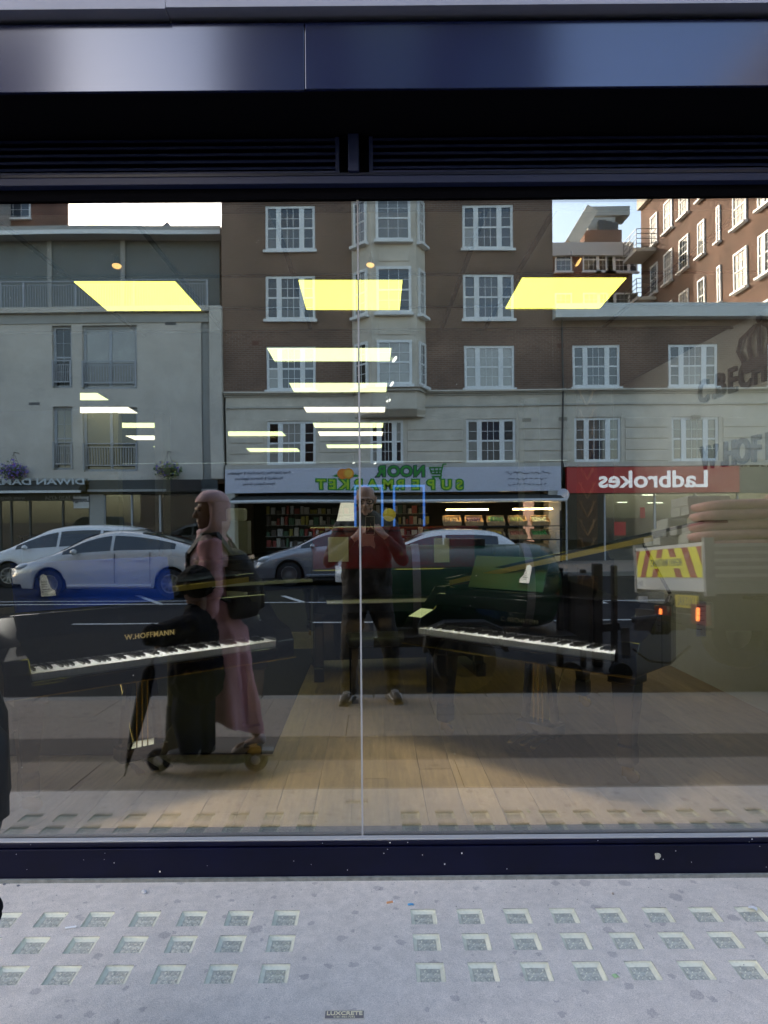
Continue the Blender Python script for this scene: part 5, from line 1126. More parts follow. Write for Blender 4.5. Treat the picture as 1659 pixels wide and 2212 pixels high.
# load: stacked blocks and red sacks, each one a thing
M_block = [mat('block_%d' % k, c, .9, var=.2, scale=14) for k, c in enumerate(((.36,.36,.31),(.30,.30,.26),(.42,.41,.35)))]
random.seed(14); bed = tbz0-.015
LM = Matrix.Translation((XL, yc, ROAD+.067)) @ Matrix.Rotation(.08, 4, 'X')
def on_bed(o, x, y, z, rz):
    q = LM @ Vector((x-XL, y-yc, z)); o.location = q; o.rotation_euler = (.08, 0, rz)
b0 = MB().box((-.22,-.10,0), (.22,.10,.095)).build('concrete_block', M_block[0], bevel=.006)
nb = [0]
def block(x, y, z, rz, lab):
    o = b0 if nb[0] == 0 else share(b0, (0,0,0)); nb[0] += 1
    if nb[0] > 1: o.data = b0.data.copy() if nb[0] in (2, 3) else o.data
    on_bed(o, x, y, z, rz); tag(o, lab, 'block', 'blocks stacked on the lorry'); return o
for st_i, (xs_, ys_, nlay, nm) in enumerate(((3.35, -4.95, 7, 'lower stack at the tailboard'), (3.45, -4.46, 9, 'taller stack beside the red sacks'), (3.95, -4.85, 8, 'stack behind the lower one'))):
    for k in range(nlay):
        for q in (0, 1):
            block(xs_+.0+random.uniform(-.05,.05)+(.1 if k % 3 == 0 else 0), ys_+q*.215+random.uniform(-.012,.012), bed+k*.097, random.uniform(-.05,.05), 'grey concrete block, layer %s of the %s' % (['one','two','three','four','five','six','seven','eight','nine','ten','eleven','twelve'][k]+(' kerb side' if q else ' road side'), nm))
M_sack = mat('sack_red', (.44,.21,.18), .85, var=.3, scale=7, bump=.3, bscale=14)
s0 = MB()
s0.ell((0,0,.055), (.36,.26,.06), 16, 8); s0.v = [(math.copysign(abs(x/.36)**.45*.36, x), math.copysign(abs(y/.26)**.45*.26, y), .055+math.copysign(abs((z-.055)/.06)**.55*.05, z-.055)+.008*math.sin(9*x)*math.cos(7*y)) for x, y, z in s0.v]
sk = s0.build('red_sack', M_sack, smooth=True); first = True
for st_i, (xs_, ys_, nlay, nm) in enumerate(((3.52, -3.92, 8, 'pile nearest the taller block stack'), (4.3, -3.92, 9, 'pile nearest the cab'))):
    for k in range(nlay):
        o = sk if first else share(sk, (0,0,0)); first = False
        on_bed(o, xs_+random.uniform(-.03,.03), ys_+random.uniform(-.03,.03), bed+k*.098, random.uniform(-.08,.08))
        tag(o, 'red sack, %s from the bottom of the %s' % (['first','second','third','fourth','fifth','sixth','seventh','eighth','ninth'][k], nm), 'sack', 'red sacks on the lorry')
for k in range(4):
    o = MB().box((-.9,-.07,0), (.9,.07,.045)).build('timber_board', mat('timber', (.42,.32,.19), .8, var=.2, scale=6, stretch=(.3,4,4))); on_bed(o, 4.9+.05*k, -3.85-.05*(k % 2), bed+9*.098+.03+k*.047, .2-.1*k)
    tag(o, 'sawn timber board, %s up on top of the sacks' % ['first','second','third','fourth'][k], 'board', 'boards on the sacks')

# ---------------------------------------------------------------- tank trailer and road equipment between lorry and photographer
M_tank = mat('tank_green', (.007,.055,.030), .35, coat=.2, var=.15, scale=2); M_strap = mat('strap_grey', (.22,.23,.24), .4, metal=.5)
tk = thing('tank_trailer', 'dark green tank trailer with a grey strap behind the lorry', 'trailer', (1.0, -4.75, ROAD)); r = .44; zc_ = .98
MB().lathe([(.001,-1.0),(.25,-.98),(.40,-.90),(r,-.76),(r,.76),(.40,.90),(.25,.98),(.001,1.0)], (0,0,zc_), 'x', 28).build('tank', M_tank, tk, smooth=True)
for x in (-.55, .62): MB().lathe([(r+.002,-.04),(r+.012,-.04),(r+.012,.04),(r+.002,.04)], (x,0,zc_), 'x', 28).build('strap', M_strap, tk)
MB().box((-1.0,-.55,.42), (1.05,.55,.52)).build('chassis', M_blkm, tk); MB().beam((1.05,0,.47), (1.62,.15,.55), .08, .08).build('drawbar', M_blkm, tk)
for s in (-1, 1):
    w_ = MB().lathe([(.16,-.09),(.29,-.09),(.31,-.06),(.31,.06),(.29,.09),(.16,.09),(.16,-.09)], (-.1,s*.66,.31), 'y', 22).build('wheel', M_tyre, tk); MB().lathe([(.001,-.03),(.16,-.03),(.16,.03),(.001,.03)], (-.1,s*.66,.31), 'y', 16).build('hub', M_blkm, w_)
    MB().prismy([(-.52,.40),(-.48,.62),(-.3,.70),(.1,.70),(.28,.62),(.32,.40),(.28,.40),(.24,.60),(.08,.665),(-.28,.665),(-.44,.60),(-.48,.40)], s*.56, s*.77).build('mudguard', M_blkm, tk)
MB().box((-.2,-.3,zc_+r-.03), (.2,.1,zc_+r+.06)).build('filler_cap', M_blkm, tk)
rk = thing('equipment_rack', 'black upright frame of road equipment beside the tank', 'rack', (2.28, -4.6, ROAD))
for x, h, w_ in ((-.30,1.18,.06),(-.05,1.16,.05),(.10,1.22,.10),(.28,1.20,.05)): MB().box((x-w_/2,-.05,.12), (x+w_/2,.05,h)).build('post', M_blkm, rk, bevel=.015)
MB().box((-.36,-.3,.05), (.36,.3,.119)).build('base', M_blkm, rk, bevel=.02); MB().box((-.24,-.16,.35), (.02,.16,1.12)).build('motor_housing', M_blkm, rk, bevel=.06)
for x in (-.25, .25):
    MB().lathe([(.001,-.04),(.11,-.04),(.11,.04),(.001,.04)], (x,.26,.11), 'y', 16).build('wheel', M_tyre, rk)
# ================================================================ PEOPLE
def blob(name, segs, ells, m, parent=None, voxel=.008, sm=6, local=True):
    """One continuous surface grown from tapered limbs and rounded masses."""
    mb = MB()
    for p0, r0, p1, r1 in segs:
        p0, p1 = Vector(p0), Vector(p1); ax = (p1-p0); L = ax.length; ax = ax.normalized() if L > 1e-6 else Vector((0,0,1))
        up = Vector((0,0,1)) if abs(ax.z) < .9 else Vector((0,1,0)); a = ax.cross(up).normalized(); b = a.cross(ax); rg = []; n = 12
        prof = [(-math.sin(t)*r0, math.cos(t)*r0) for t in (1.45, 1.0, .5)]+[(0, r0), (L*.5, (r0+r1)/2), (L, r1)]+[(L+math.sin(t)*r1, math.cos(t)*r1) for t in (.5, 1.0, 1.45)]
        for h, r in prof: rg.append([p0+ax*h+(a*math.cos(2*math.pi*j/n)+b*math.sin(2*math.pi*j/n))*max(r, .0008) for j in range(n)])
        mb.rings(rg)
    for e in ells: mb.ell(e[0], e[1], 18, 12, e[2] if len(e) > 2 else None)
    o = mb.build(name, m, parent, smooth=True)
    rm = o.modifiers.new('remesh', 'REMESH'); rm.mode = 'VOXEL'; rm.voxel_size = voxel; rm.use_smooth_shade = True
    s = o.modifiers.new('smooth', 'SMOOTH'); s.factor = .5; s.iterations = sm
    return o
def wrinkle(o, amt, size):
    tx = bpy.data.textures.new('cloth_folds', 'CLOUDS'); tx.noise_scale = size; tx.noise_depth = 2
    d = o.modifiers.new('folds', 'DISPLACE'); d.texture = tx; d.strength = amt; d.mid_level = .5; d.texture_coords = 'LOCAL'; return o
M_skin = mat('skin_light', (.50,.30,.22), .5, var=.08, scale=20); M_skind = mat('skin_brown', (.17,.085,.055), .5, var=.1, scale=20)
M_eye = mat('eye_dark', (.02,.015,.012), .2)
def hand(c, palm_dir, finger_dir, side, r=.0085, L=.075, curl=.6):
    """Palm and five bent fingers; c wrist, finger_dir along the hand, side towards the thumb, palm_dir out of the palm."""
    c, pd, fd, sd = Vector(c), Vector(palm_dir).normalized(), Vector(finger_dir).normalized(), Vector(side).normalized(); out = []
    for k in range(4):
        b = c+sd*(.030-.020*k); out.append((c+sd*(.018-.012*k), .016, b+fd*.085, .0125))
        kn = b+fd*.088; l = L*(.92, 1.0, .95, .76)[k]; m1 = kn+(fd*math.cos(curl*.6)+pd*math.sin(curl*.6))*l*.5; m2 = m1+(fd*math.cos(curl*1.5)+pd*math.sin(curl*1.5))*l*.5
        out += [(kn, r*1.1, m1, r), (m1, r, m2, r*.85)]
    t0 = c+sd*.028+fd*.02; t1 = t0+(sd*.75+fd*.6+pd*.25).normalized()*.045; out += [(t0, .015, t1, .0115), (t1, .0105, t1+(fd*.75+pd*.55+sd*.1).normalized()*.035, .009)]
    return out
def head_parts(c, f, u, s=1., jaw=1., nose=True):
    """Skull, jaw, nose, ears, brow around centre c, facing f, up u."""
    c, f, u = Vector(c), Vector(f).normalized(), Vector(u).normalized(); r = f.cross(u).normalized(); rot = Matrix((r, f, u)).transposed().to_euler()
    e = [(c+u*.035*s-f*.012*s, (.075*s, .096*s, .088*s), rot), (c-u*.012*s+f*.022*s, (.064*s, .072*s, .088*s), rot), (c-u*.065*s+f*.04*s, (.046*s*jaw, .046*s, .045*s), rot)]
    sg = [(c+u*.028*s+f*.088*s-r*.03*s, .012*s, c+u*.028*s+f*.088*s+r*.03*s, .012*s), (c+u*.015*s+f*.094*s, .009*s, c-u*.022*s+f*.113*s, .013*s), (c-u*.024*s+f*.098*s-r*.011*s, .009*s, c-u*.024*s+f*.098*s+r*.011*s, .009*s),
          (c-u*.052*s+f*.088*s-r*.018*s, .008*s, c-u*.052*s+f*.088*s+r*.018*s, .008*s), (c-u*.064*s+f*.086*s-r*.014*s, .008*s, c-u*.064*s+f*.086*s+r*.014*s, .008*s), (c-u*.09*s+f*.074*s, .018*s, c-u*.09*s+f*.070*s, .018*s)]
    for q in (-1, 1): sg.append((c+r*q*.077*s-u*.015*s-f*.005*s, .011*s, c+r*q*.083*s+u*.022*s-f*.014*s, .014*s))
    return sg, e
# ---------------------------------------------------------------- the photographer
g0 = gz(-3.2); X_, Y_ = -.055, -3.22
pm = Vector((X_, Y_, g0)); Hm = 1.845
fx = [(-.22-X_, .05), (.165-X_, .0)]          # feet beside the body centre
hd = Vector((-.005, .06, Hm-.118))
sg, el = head_parts(hd, (0, 1, -.18), (0, .1, 1), 1.06, 1.05)
sh_z = Hm-.33; shl, shr = Vector((-.205, .0, sh_z)), Vector((.205, .0, sh_z)); phone = Vector((-X_+.0, -D-.013-Y_, H-g0-.045))
ell_, elr = Vector((-.315, .10, sh_z-.30)), Vector((.305, .10, sh_z-.29)); wl, wr = Vector((-.10, .235, phone.z-.115)), Vector((.165, .235, phone.z-.105))
sg += [(hd-Vector((0,.03,.06)), .058, (0, -.01, sh_z+.05), .064), ((-.1,0,sh_z), .07, (.1,0,sh_z), .07), ((0,0,sh_z-.05), .12, (0,0,.98), .13)]
sg += [(shl, .058, ell_, .044), (ell_, .042, wl, .029), (shr, .058, elr, .044), (elr, .042, wr, .029)]
sg += [((-.09,0,.95), .10, (fx[0][0]*.9, .0, .50), .062), ((fx[0][0]*.9,0,.50), .058, (fx[0][0], fx[0][1]-.02, .09), .04), ((.09,0,.95), .10, (fx[1][0]*.9, 0, .50), .062), ((fx[1][0]*.9,0,.50), .058, (fx[1][0], fx[1][1]-.02, .09), .04)]
sg += [((fx[k][0], fx[k][1]-.03, .05), .035, (fx[k][0]*1.12, fx[k][1]+.13, .03), .028) for k in (0, 1)]
sg += hand(wl, (.45, .3, .5), (.75, .10, .55), (.1, -.5, .9), curl=.75); sg += hand(wr, (-.45, .3, .5), (-.75, .10, .62), (-.1, -.5, .9), curl=.75)
man = blob('person', sg, el, M_skin, voxel=.0065, sm=4); man.location = pm
tag(man, 'bald man in glasses and dark jacket photographing with a phone', 'person')
# jacket with paler shoulders, trousers, shoes
def torso_ring(z, rx, ry, yo=0., n=28): return [(rx*math.cos(2*math.pi*k/n), yo+ry*math.sin(2*math.pi*k/n), z) for k in range(n)]
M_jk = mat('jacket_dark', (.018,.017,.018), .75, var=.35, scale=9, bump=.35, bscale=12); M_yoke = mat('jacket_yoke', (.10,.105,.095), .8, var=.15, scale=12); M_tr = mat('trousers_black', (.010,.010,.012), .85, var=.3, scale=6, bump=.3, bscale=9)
jk = blob('jacket', [(shl, .075, ell_, .062), (ell_, .060, wl+(ell_-wl)*.12, .042), (shr, .075, elr, .062), (elr, .060, wr+(elr-wr)*.12, .042), ((-.12,0,sh_z-.12), .10, (.12,0,sh_z-.12), .10), ((-.10,0,sh_z-.25), .115, (-.10,.0,1.02), .12), ((.10,0,sh_z-.25), .115, (.10,.0,1.02), .12), ((0,.02,sh_z-.25), .125, (0,.03,1.02), .135), ((-.1,0,1.0), .115, (-.1,0,.90), .118), ((.1,0,1.0), .115, (.1,0,.90), .118)], [], M_jk, man, .01, 5); wrinkle(jk, .03, .07)
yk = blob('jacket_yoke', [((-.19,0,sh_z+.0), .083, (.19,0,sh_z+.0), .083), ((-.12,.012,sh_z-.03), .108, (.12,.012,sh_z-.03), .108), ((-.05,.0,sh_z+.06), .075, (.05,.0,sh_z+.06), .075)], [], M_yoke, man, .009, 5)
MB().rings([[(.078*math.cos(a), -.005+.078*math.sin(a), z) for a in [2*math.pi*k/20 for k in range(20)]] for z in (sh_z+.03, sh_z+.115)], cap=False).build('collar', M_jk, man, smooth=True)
tr_ = []
for k, s in ((0, -1), (1, 1)):
    f_ = Vector((fx[k][0], fx[k][1]-.02, 0)); kn_ = Vector((fx[k][0]*.9, .015, .50))
    tr_ += [((s*.085,0,.94), .118, kn_, .082), (kn_, .080, f_+Vector((0,0,.16)), .064), (f_+Vector((0,.005,.20)), .068, f_+Vector((0,.01,.17)), .070), (f_+Vector((0,.005,.12)), .066, f_+Vector((0,.005,.095)), .068)]
blob('trousers', tr_+[((-.07,0,.95), .12, (.07,0,.95), .12)], [], M_tr, man, .01, 4); wrinkle(bpy.data.objects['trousers'], .03, .08)
M_shoe = mat('shoe_dark', (.03,.026,.024), .6); M_sole = mat('shoe_sole', (.14,.12,.09), .7); M_lace = mat('shoe_white', (.62,.60,.58), .6)
for k in (0, 1):
    c_ = Vector((fx[k][0], fx[k][1], 0)); an = (.18, -.22)[k]
    so = blob('shoe', [((0,-.06,.065), .045, (0,.06,.055), .046), ((0,.06,.052), .046, (0,.165,.042), .036), ((0,-.055,.06), .044, (0,-.05,.10), .044)], [], M_shoe, man, .006, 4); so.location = c_; so.rotation_euler = (0, 0, an)
    MB().rings([[(.052*sx*(1 if y < .1 else .8), y, z) for sx, z in ((-1,.004),(1,.004),(1,.03),(-1,.03))] for y in (-.105,-.06,.06,.13,.195)]).build('sole', M_sole, so, bevel=.008)
    mb = MB()
    for q in range(4): mb.tube([(-.03,.03+q*.026,.098-q*.008), (0,.034+q*.026,.109-q*.010), (.03,.03+q*.026,.098-q*.008)], .0075, 6)
    mb.build('laces', M_lace, so)
    for s in (-1, 1): MB().tube([(s*.046,.0,.05), (s*.05,.06,.066), (s*.046,.11,.048), (s*.04,.15,.044)], .0065, 6).build('side_stripe', M_lace, so)
gm = mat('spectacle_black', (.012,.012,.012), .3); f_ = Vector((0, 1, -.18)).normalized(); u_ = Vector((0,.18,1)).normalized(); r_ = Vector((1,0,0))
ec = hd+u_*.010+f_*.102
for s in (-1, 1):
    mb = MB(); pts = [ec+r_*s*.036+r_*.030*math.cos(a)+u_*.021*math.sin(a) for a in [2*math.pi*k/14 for k in range(15)]]
    mb.tube(pts, .0042, 6); mb.tube([ec+r_*s*.066, hd+r_*s*.085+u_*.012-f_*.01], .0035, 5); mb.build('spectacle_rim', gm, man); MB().ell(hd+r_*s*.033+u_*.010+f_*.081, (.012,.010,.009)).build('eye', M_eye, man, smooth=True)
MB().tube([ec-r_*.008, ec+r_*.008], .004, 5).build('spectacle_bridge', gm, man)
blob('beard', [(hd-u_*.06+f_*.06-r_*.03, .024, hd-u_*.06+f_*.06+r_*.03, .024), (hd-u_*.086+f_*.064-r_*.016, .024, hd-u_*.086+f_*.064+r_*.016, .024), (hd-u_*.048+f_*.088-r_*.02, .010, hd-u_*.048+f_*.088+r_*.02, .010)], [], mat('beard_grey', (.16,.11,.085), .9, var=.4, scale=80), man, .006, 3)
# phone, lens just behind the picture plane of the camera
ph = thing('phone', 'smartphone with pale case held up by the bald man', 'phone', (-.022, -D-.018, H-.055))
MB().prismy([(x*.036*(1 if abs(z) < 1 else .9), z*.074) for x, z in ((-1,-.93),(-.85,-1),(.85,-1),(1,-.93),(1,.93),(.85,1),(-.85,1),(-1,.93))], -.004, .004).build('case', mat('phone_case', (.03,.03,.032), .4), ph)
mr = MB()
for a, b in (((-.038,-.076),(.038,-.072)),((-.038,.072),(.038,.076)),((-.038,-.0719),(-.034,.0719)),((.034,-.0719),(.038,.0719))): mr.box((a[0],-.005,a[1]), (b[0],.005,b[1]))
mr.build('case_rim', mat('phone_rim', (.62,.55,.42), .4), ph)
MB().box((.003,.0041,.035), (.032,.006,.066)).build('camera_bump', mat('phone_bump', (.06,.06,.065), .3), ph, bevel=.001)

# ---------------------------------------------------------------- woman in pink, walking to the picture's left
gw = gz(-1.58); w0 = Vector((-1.03, -1.60, gw)); Hw = 1.69
hw_ = Vector((.0, .02, Hw-.125)); fdir = Vector((-.86, .50, -.04)); udir = Vector((-.05, 0, 1))
sg, el = head_parts(hw_, fdir, udir, .98, .92)
sz = Hw-.315
sg += [(hw_-Vector((-.02,0,.06)), .048, (.01,0,sz+.05), .052), ((.0,-.12,sz), .055, (.0,.12,sz), .055), ((0,0,sz-.05), .10, (.02,0,.95), .11)]
armn = [Vector((.02,.155,sz-.01)), Vector((.05,.205,sz-.29)), Vector((-.01,.205,sz-.50))]; armf = [Vector((.02,-.155,sz-.01)), Vector((.05,-.20,sz-.29)), Vector((.0,-.20,sz-.50))]
for a in (armn, armf): sg += [(a[0], .045, a[1], .036), (a[1], .034, a[2], .024)]
sg += hand(armn[2], (-.2,-.9,0), (-.15,0,-.98), (-.95,0,.1), curl=.5); sg += hand(armf[2], (-.2,.9,0), (-.15,0,-.98), (-.95,0,.1), curl=.5)
lf = Vector((-.17, .06, .05)); lb = Vector((.26, -.06, .085))
sg += [((0,.07,.92), .09, (-.10,.07,.48), .06), ((-.10,.07,.48), .055, lf+Vector((.03,0,.05)), .034), ((.02,-.07,.92), .09, (.10,-.07,.50), .06), ((.10,-.07,.50), .055, lb+Vector((.0,0,.06)), .034), (lf+Vector((.03,0,0)), .034, lf+Vector((-.14,.01,-.02)), .026), (lb+Vector((.02,0,.0)), .032, lb+Vector((-.11,0,-.045)), .026)]
wm = blob('person', sg, el, M_skind, voxel=.0065, sm=4); wm.location = w0
tag(wm, 'woman in pink headscarf and long pink dress carrying a black backpack', 'person')
M_pink = mat('dress_pink', (.60,.31,.34), .85, var=.12, scale=5, bump=.15, bscale=25); M_scarf = mat('scarf_pink', (.74,.50,.50), .85, var=.10, scale=10, bump=.2, bscale=30)
n = 56; rgs = []
for z, rx_, ry_, xo, amp in ((sz+.045,.06,.09,.01,0),(sz+.015,.095,.165,.012,0),(sz-.06,.115,.185,.012,.002),(sz-.2,.125,.165,.0,.004),(sz-.38,.135,.150,.01,.006),(sz-.5,.155,.165,.015,.009),(.80,.19,.19,.02,.014),(.62,.205,.20,.025,.022),(.45,.22,.205,.03,.030),(.30,.235,.21,.03,.036),(.23,.245,.215,.03,.038)):
    q = []
    for k in range(n):
        a = 2*math.pi*k/n; f = amp*(math.sin(7*a+z*3)+.6*math.sin(13*a+1.3-z*4)); zz = z+(.06*math.cos(a+.6)*-1 if z < .35 else 0)*(1 if z > .25 else 1.6)
        q.append((xo+(rx_+f)*math.cos(a), (ry_+f)*math.sin(a), zz))
    rgs.append(q)
def upsample(r, m):
    out = []
    for i in range(len(r)-1):
        for k in range(m):
            t = k/m; p0, p1, p2, p3 = r[max(i-1,0)], r[i], r[i+1], r[min(i+2,len(r)-1)]; q = []
            for a, b, c, d_ in zip(p0, p1, p2, p3): q.append(tuple(.5*((2*b[j])+(-a[j]+c[j])*t+(2*a[j]-5*b[j]+4*c[j]-d_[j])*t*t+(-a[j]+3*b[j]-3*c[j]+d_[j])*t**3) for j in range(3)))
            out.append(q)
    return out+[r[-1]]
MB().rings(upsample(rgs, 4), cap=False).build('dress', M_pink, wm, smooth=True); wrinkle(bpy.data.objects['dress'], .025, .07)
for a in (armn, armf):
    s_ = MB(); path = [a[0]+Vector((0,0,.02)), a[0]*.6+a[1]*.4, a[1], a[1]*.5+a[2]*.5, a[1]*.12+a[2]*.88]
    path = [path[i].lerp(path[i+1], k/5) for i in range(4) for k in range(5)]+[path[-1]]; s_.tube(path, [.074-.018*i/20 for i in range(21)], 20); s_.v = [(x+.004*math.sin(60*z), y, z+.003*math.sin(50*x)) for x, y, z in s_.v]; wrinkle(s_.build('sleeve', M_pink, wm, smooth=True), .03, .05)
fd = Vector((fdir.x, fdir.y, 0)).normalized(); rd_ = Vector((-fd.y, fd.x, 0))
# headscarf: hood round the face, gathered under the chin, falling on the shoulders
rgs = []; n = 40
def hood(z, back, side, opening, fro):      # opening: half width of face opening (0 closed)
    q = []
    for k in range(n):
        a = 2*math.pi*k/n; ca, sa = math.cos(a), math.sin(a)
        f = -back*abs(ca) if ca < 0 else fro*ca
        if opening and ca > 0 and abs(sa)*side < opening: f = min(f, .028)
        q.append(hw_+fd*f+rd_*side*sa+Vector((0,0,z)))
    return q
MB().rings(upsample([hood(.142,.03,.02,0,.02), hood(.130,.075,.062,0,.055), hood(.095,.112,.088,0,.088), hood(.065,.122,.094,.0,.098)], 3), cap=True).build('scarf_crown', M_scarf, wm, smooth=True)
MB().rings(upsample([hood(.066,.123,.0945,.062,.06), hood(.02,.128,.098,.070,.05), hood(-.04,.126,.097,.070,.05), hood(-.09,.118,.092,.062,.06), hood(-.118,.105,.084,.0,.088), hood(-.15,.095,.082,0,.090), hood(-.20,.10,.10,0,.105), hood(-.245,.13,.145,0,.135), hood(-.29,.15,.17,0,.155), hood(-.34,.14,.165,0,.165)], 3), cap=False).build('headscarf', M_scarf, wm, smooth=True); wrinkle(bpy.data.objects['headscarf'], .018, .04)
for s in (-1, 1): MB().ell(hw_+fd*.083+rd_*s*.030+Vector((0,0,.012)), (.010,.010,.008)).build('eye', M_eye, wm, smooth=True)
M_pshoe = mat('shoe_pale', (.50,.40,.38), .6)
for c_, tilt in ((lf, 0.), (lb, -.35)):
    so = blob('shoe', [((.035,0,-.005), .036, (-.06,0,-.012), .036), ((-.06,0,-.014), .036, (-.145,0,-.02), .028)], [], M_pshoe, wm, .006, 3); so.location = c_; so.rotation_euler = (0, tilt, 0)
# backpack: its own thing, carried
bk = thing('backpack', 'large black backpack on the back of the woman in pink', 'backpack', (w0.x+.175, w0.y-.02, gw+.89), -.45)
M_bag = mat('bag_black', (.008,.008,.009), .6, var=.3, scale=14, bump=.3, bscale=20)
def sq(cx_, z, rx_, ry_, n=24, p=.55): return [(cx_+rx_*math.copysign(abs(math.cos(a))**p, math.cos(a)), ry_*math.copysign(abs(math.sin(a))**p, math.sin(a)), z) for a in [2*math.pi*k/n for k in range(n)]]
MB().rings([sq(-.02,0,.06,.09), sq(.0,.02,.10,.14), sq(.005,.10,.115,.155), sq(.0,.25,.11,.155), sq(-.03,.36,.09,.14), sq(-.05,.42,.07,.11), sq(-.06,.445,.03,.06)]).build('main_bag', M_bag, bk, smooth=True)
MB().rings([sq(.10,.05,.02,.08), sq(.108,.07,.035,.11), sq(.108,.22,.03,.11), sq(.09,.27,.015,.08)]).build('front_pocket', M_bag, bk, smooth=True)
L0 = Vector((w0.x+.175, w0.y-.02, gw+.89)); RB = Matrix.Rotation(.45, 3, 'Z')
for s in (1, -1):
    pts = [Vector((w0.x+.17, w0.y+s*.10, gw+sz-.10))-L0, Vector((w0.x+.06, w0.y+s*.105, gw+sz+.052))-L0, Vector((w0.x-.03, w0.y+s*.11, gw+sz+.055))-L0, Vector((w0.x-.115, w0.y+s*.12, gw+sz-.06))-L0, Vector((w0.x-.10, w0.y+s*.17, gw+sz-.24))-L0, Vector((w0.x+.14, w0.y+s*.16, gw+sz-.36))-L0]
    pts = [RB @ q for q in pts]; mb = MB(); pp = []
    for i in range(len(pts)-1):
        for k in range(4): pp.append(pts[i].lerp(pts[i+1], k/4))
    pp.append(pts[-1])
    for a, b in zip(pp, pp[1:]): mb.beam(a, b+(b-a)*.15, .045, .012, (0, s*.3, 1))
    mb.build('strap', M_bag, bk)
MB().tube([(-.06,.03,.43), (-.08,.03,.49), (-.08,-.03,.49), (-.06,-.03,.43)], .009, 6).build('grab_handle', M_bag, bk)

# ---------------------------------------------------------------- child on a scooter
yc_ = -1.31; gc = gz(yc_); c0 = Vector((-1.12, yc_, gc)); dk_z = .095
M_child = mat('child_coat', (.004,.005,.009), .95, spec=.1, var=.4, scale=14, bump=.5, bscale=22); M_jean = mat('child_trousers', (.004,.006,.018), .9, spec=.1, var=.3, scale=8)
hc_ = Vector((.06, .0, 1.085)); fdc = Vector((-.75, -.6, -.25))
sg, el = head_parts(hc_, fdc, (-.1, 0, 1), .90, .9)
hz_ = .775; bar_x = -.235; SX = .14      # scooter stands a little ahead of the child's own origin
hl, hr = Vector((bar_x+SX, .16, hz_+.02)), Vector((bar_x+SX, -.16, hz_+.02)); sl, sr = Vector((.06,.125,.90)), Vector((.06,-.125,.90)); el_, er_ = Vector((-.13,.25,.86)), Vector((-.05,-.25,.80))
sg += [(hc_-Vector((-.02,0,.05)), .045, (.07,0,.93), .05), ((.06,-.10,.90), .05, (.06,.10,.90), .05), ((.065,0,.85), .09, (.07,0,.60), .10)]
sg += [(sl, .04, el_, .032), (el_, .030, hl+Vector((.06,0,.0)), .022), (sr, .04, er_, .032), (er_, .030, hr+Vector((.06,0,0)), .022)]
sg += hand(hl+Vector((.07,0,.0)), (0,0,-1), (-1,0,.15), (0,-1,.2), .008, .06, 1.3); sg += hand(hr+Vector((.07,0,.0)), (0,0,-1), (-1,0,.15), (0,1,.2), .008, .06, 1.3)
sg += [((.05,.06,.58), .085, (.0,.055,.35), .06), ((.0,.055,.35), .055, (.03,.05,.16), .036), ((.06,-.06,.58), .085, (.08,-.05,.35), .06), ((.08,-.05,.35), .055, (.10,-.04,.16), .036)]
ch = blob('person', sg, el, M_skind, voxel=.0065, sm=4); ch.location = c0
tag(ch, 'child in dark clothes with black curly hair riding a scooter', 'person')
blob('coat', [(sl, .068, el_, .058), (el_, .056, hl+Vector((.09,0,.0)), .042), (sr, .068, er_, .058), (er_, .056, hr+Vector((.09,0,0)), .042), ((.06,-.07,.88), .092, (.06,.07,.88), .092), ((.05,-.05,.82), .135, (.065,-.04,.56), .16), ((.05,.05,.82), .135, (.065,.04,.56), .16), ((.05,0,.95), .075, (.06,0,.88), .088)], [], M_child, ch, .01, 4); wrinkle(bpy.data.objects['coat'], .035, .06)
blob('trousers', [((.05,.06,.56), .105, (.0,.055,.35), .082), ((.0,.055,.35), .080, (.03,.05,.15), .062), ((.06,-.06,.56), .105, (.08,-.05,.35), .082), ((.08,-.05,.35), .080, (.10,-.04,.15), .062)], [], M_jean, ch, .01, 3)
random.seed(2); hs_ = []
for k in range(150):
    a, b = random.uniform(0, 6.28), random.uniform(-.35, 1.5); dv = Vector((math.cos(a)*math.cos(b), math.sin(a)*math.cos(b), math.sin(b)))
    if dv.dot(fdc.normalized()) > .45 and b < .7: continue
    p_ = hc_+Vector((.0,0,.03))+Vector((dv.x*.085, dv.y*.085, dv.z*.09)); hs_.append((p_, random.uniform(.018,.03), p_+dv*.012, random.uniform(.012,.024)))
blob('hair', hs_, [(hc_+Vector((.012,.008,.045)), (.100,.103,.092))], mat('hair_black', (.003,.003,.003), .8, spec=.15), ch, .007, 1)
for k, (x, y) in enumerate(((.03,.05),(.10,-.04))):
    so = blob('shoe', [((.03,0,.04), .034, (-.06,0,.035), .034), ((-.06,0,.033), .034, (-.11,0,.028), .026)], [], mat('child_shoe', (.12,.11,.11), .7, var=.6, scale=60), ch, .006, 3); so.location = (x, y, dk_z)
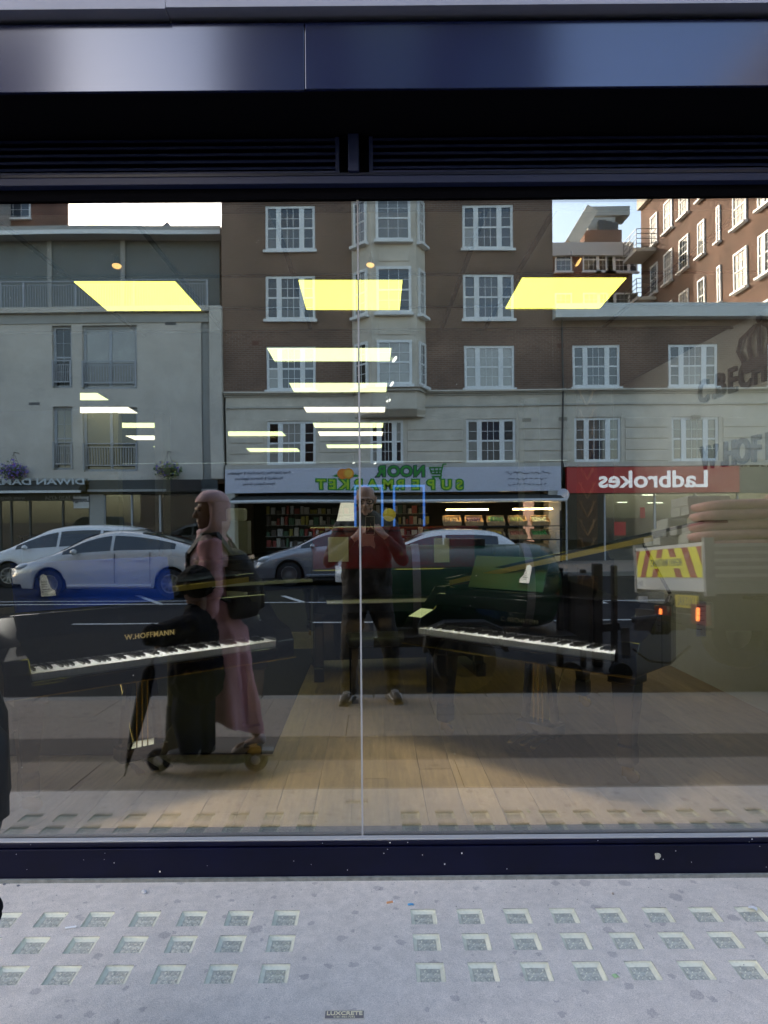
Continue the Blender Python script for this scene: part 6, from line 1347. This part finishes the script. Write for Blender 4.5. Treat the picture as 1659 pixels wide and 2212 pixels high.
# scooter
sc_ = thing('kick_scooter', 'dark kick scooter under the child with a pale tail reflector', 'scooter', (c0.x+SX, yc_, gc)); M_sc = mat('scooter_black', (.012,.012,.012), .45); M_st = mat('scooter_stem', (.10,.085,.03), .35, metal=.4)
MB().rings([[(x, y*w_, z+dz) for y, dz in ((-1,0),(1,0),(1,.028),(-1,.028))] for x, w_, z in ((-.20,.045,.09),(-.12,.065,.066),(.14,.065,.064),(.21,.045,.066))]).build('deck', M_sc, sc_, bevel=.008)
MB().prismy([(-.30,.10),(-.25,.26),(-.215,.30),(-.18,.22),(-.10,.10),(-.14,.07),(-.24,.12)], -.03, .03).build('neck', mat('scooter_neck', (.09,.075,.035), .5), sc_, bevel=.01)
MB().tube([(-.245,0,.20), (-.238,0,.40)], .026, 10).build('stem_clamp', M_sc, sc_); MB().tube([(-.239,0,.40), (bar_x,0,hz_)], .018, 10).build('stem', M_st, sc_)
hb = MB().tube([(bar_x,-.20,hz_+.02), (bar_x,0,hz_), (bar_x,.20,hz_+.02)], .012, 8).build('handlebar', M_sc, sc_)
for x, nm in ((-.31, 'front'), (.27, 'rear')):
    w_ = MB().lathe([(.03,-.02),(.06,-.02),(.07,-.012),(.072,0),(.07,.012),(.06,.02),(.03,.02),(.03,-.02)], (x,0,.074), 'y', 22).build('wheel', M_tyre, sc_, smooth=False); MB().lathe([(.001,-.015),(.03,-.015),(.03,.015),(.001,.015)], (x,0,.074), 'y', 12).build('hub', M_rim, w_)
MB().box((.20,-.03,.150), (.31,.03,.160)).build('brake_guard', M_sc, sc_, bevel=.004); MB().lathe([(.001,0),(.028,0),(.028,.07),(.001,.07)], (.31,0,.12), 'x', 14).build('reflector', mat('reflector_pale', (.7,.66,.58), .15, metal=.5), sc_)
# umbrella hanging from the handlebar
um = thing('umbrella', 'folded black umbrella hanging from the scooter handlebar', 'umbrella', (c0.x+SX+bar_x-.05, yc_+.19, gc+hz_-.06)); d_ = Vector((-.24,.02,-1)).normalized()
MB().tube([d_*.02, d_*.08, d_*.25, d_*.42, d_*.58, d_*.63], [.012,.036,.040,.032,.014,.008], 12).build('folded_canopy', M_child, um, smooth=True); MB().tube([d_*.63, d_*.68], .006, 6).build('tip', M_spot, um)
MB().tube([d_*.02, -d_*.03, -d_*.055+Vector((.02,0,0)), -d_*.045+Vector((.045,0,0)), -d_*.01+Vector((.045,0,-.01))], .009, 8).build('crook_handle', M_spot, um)
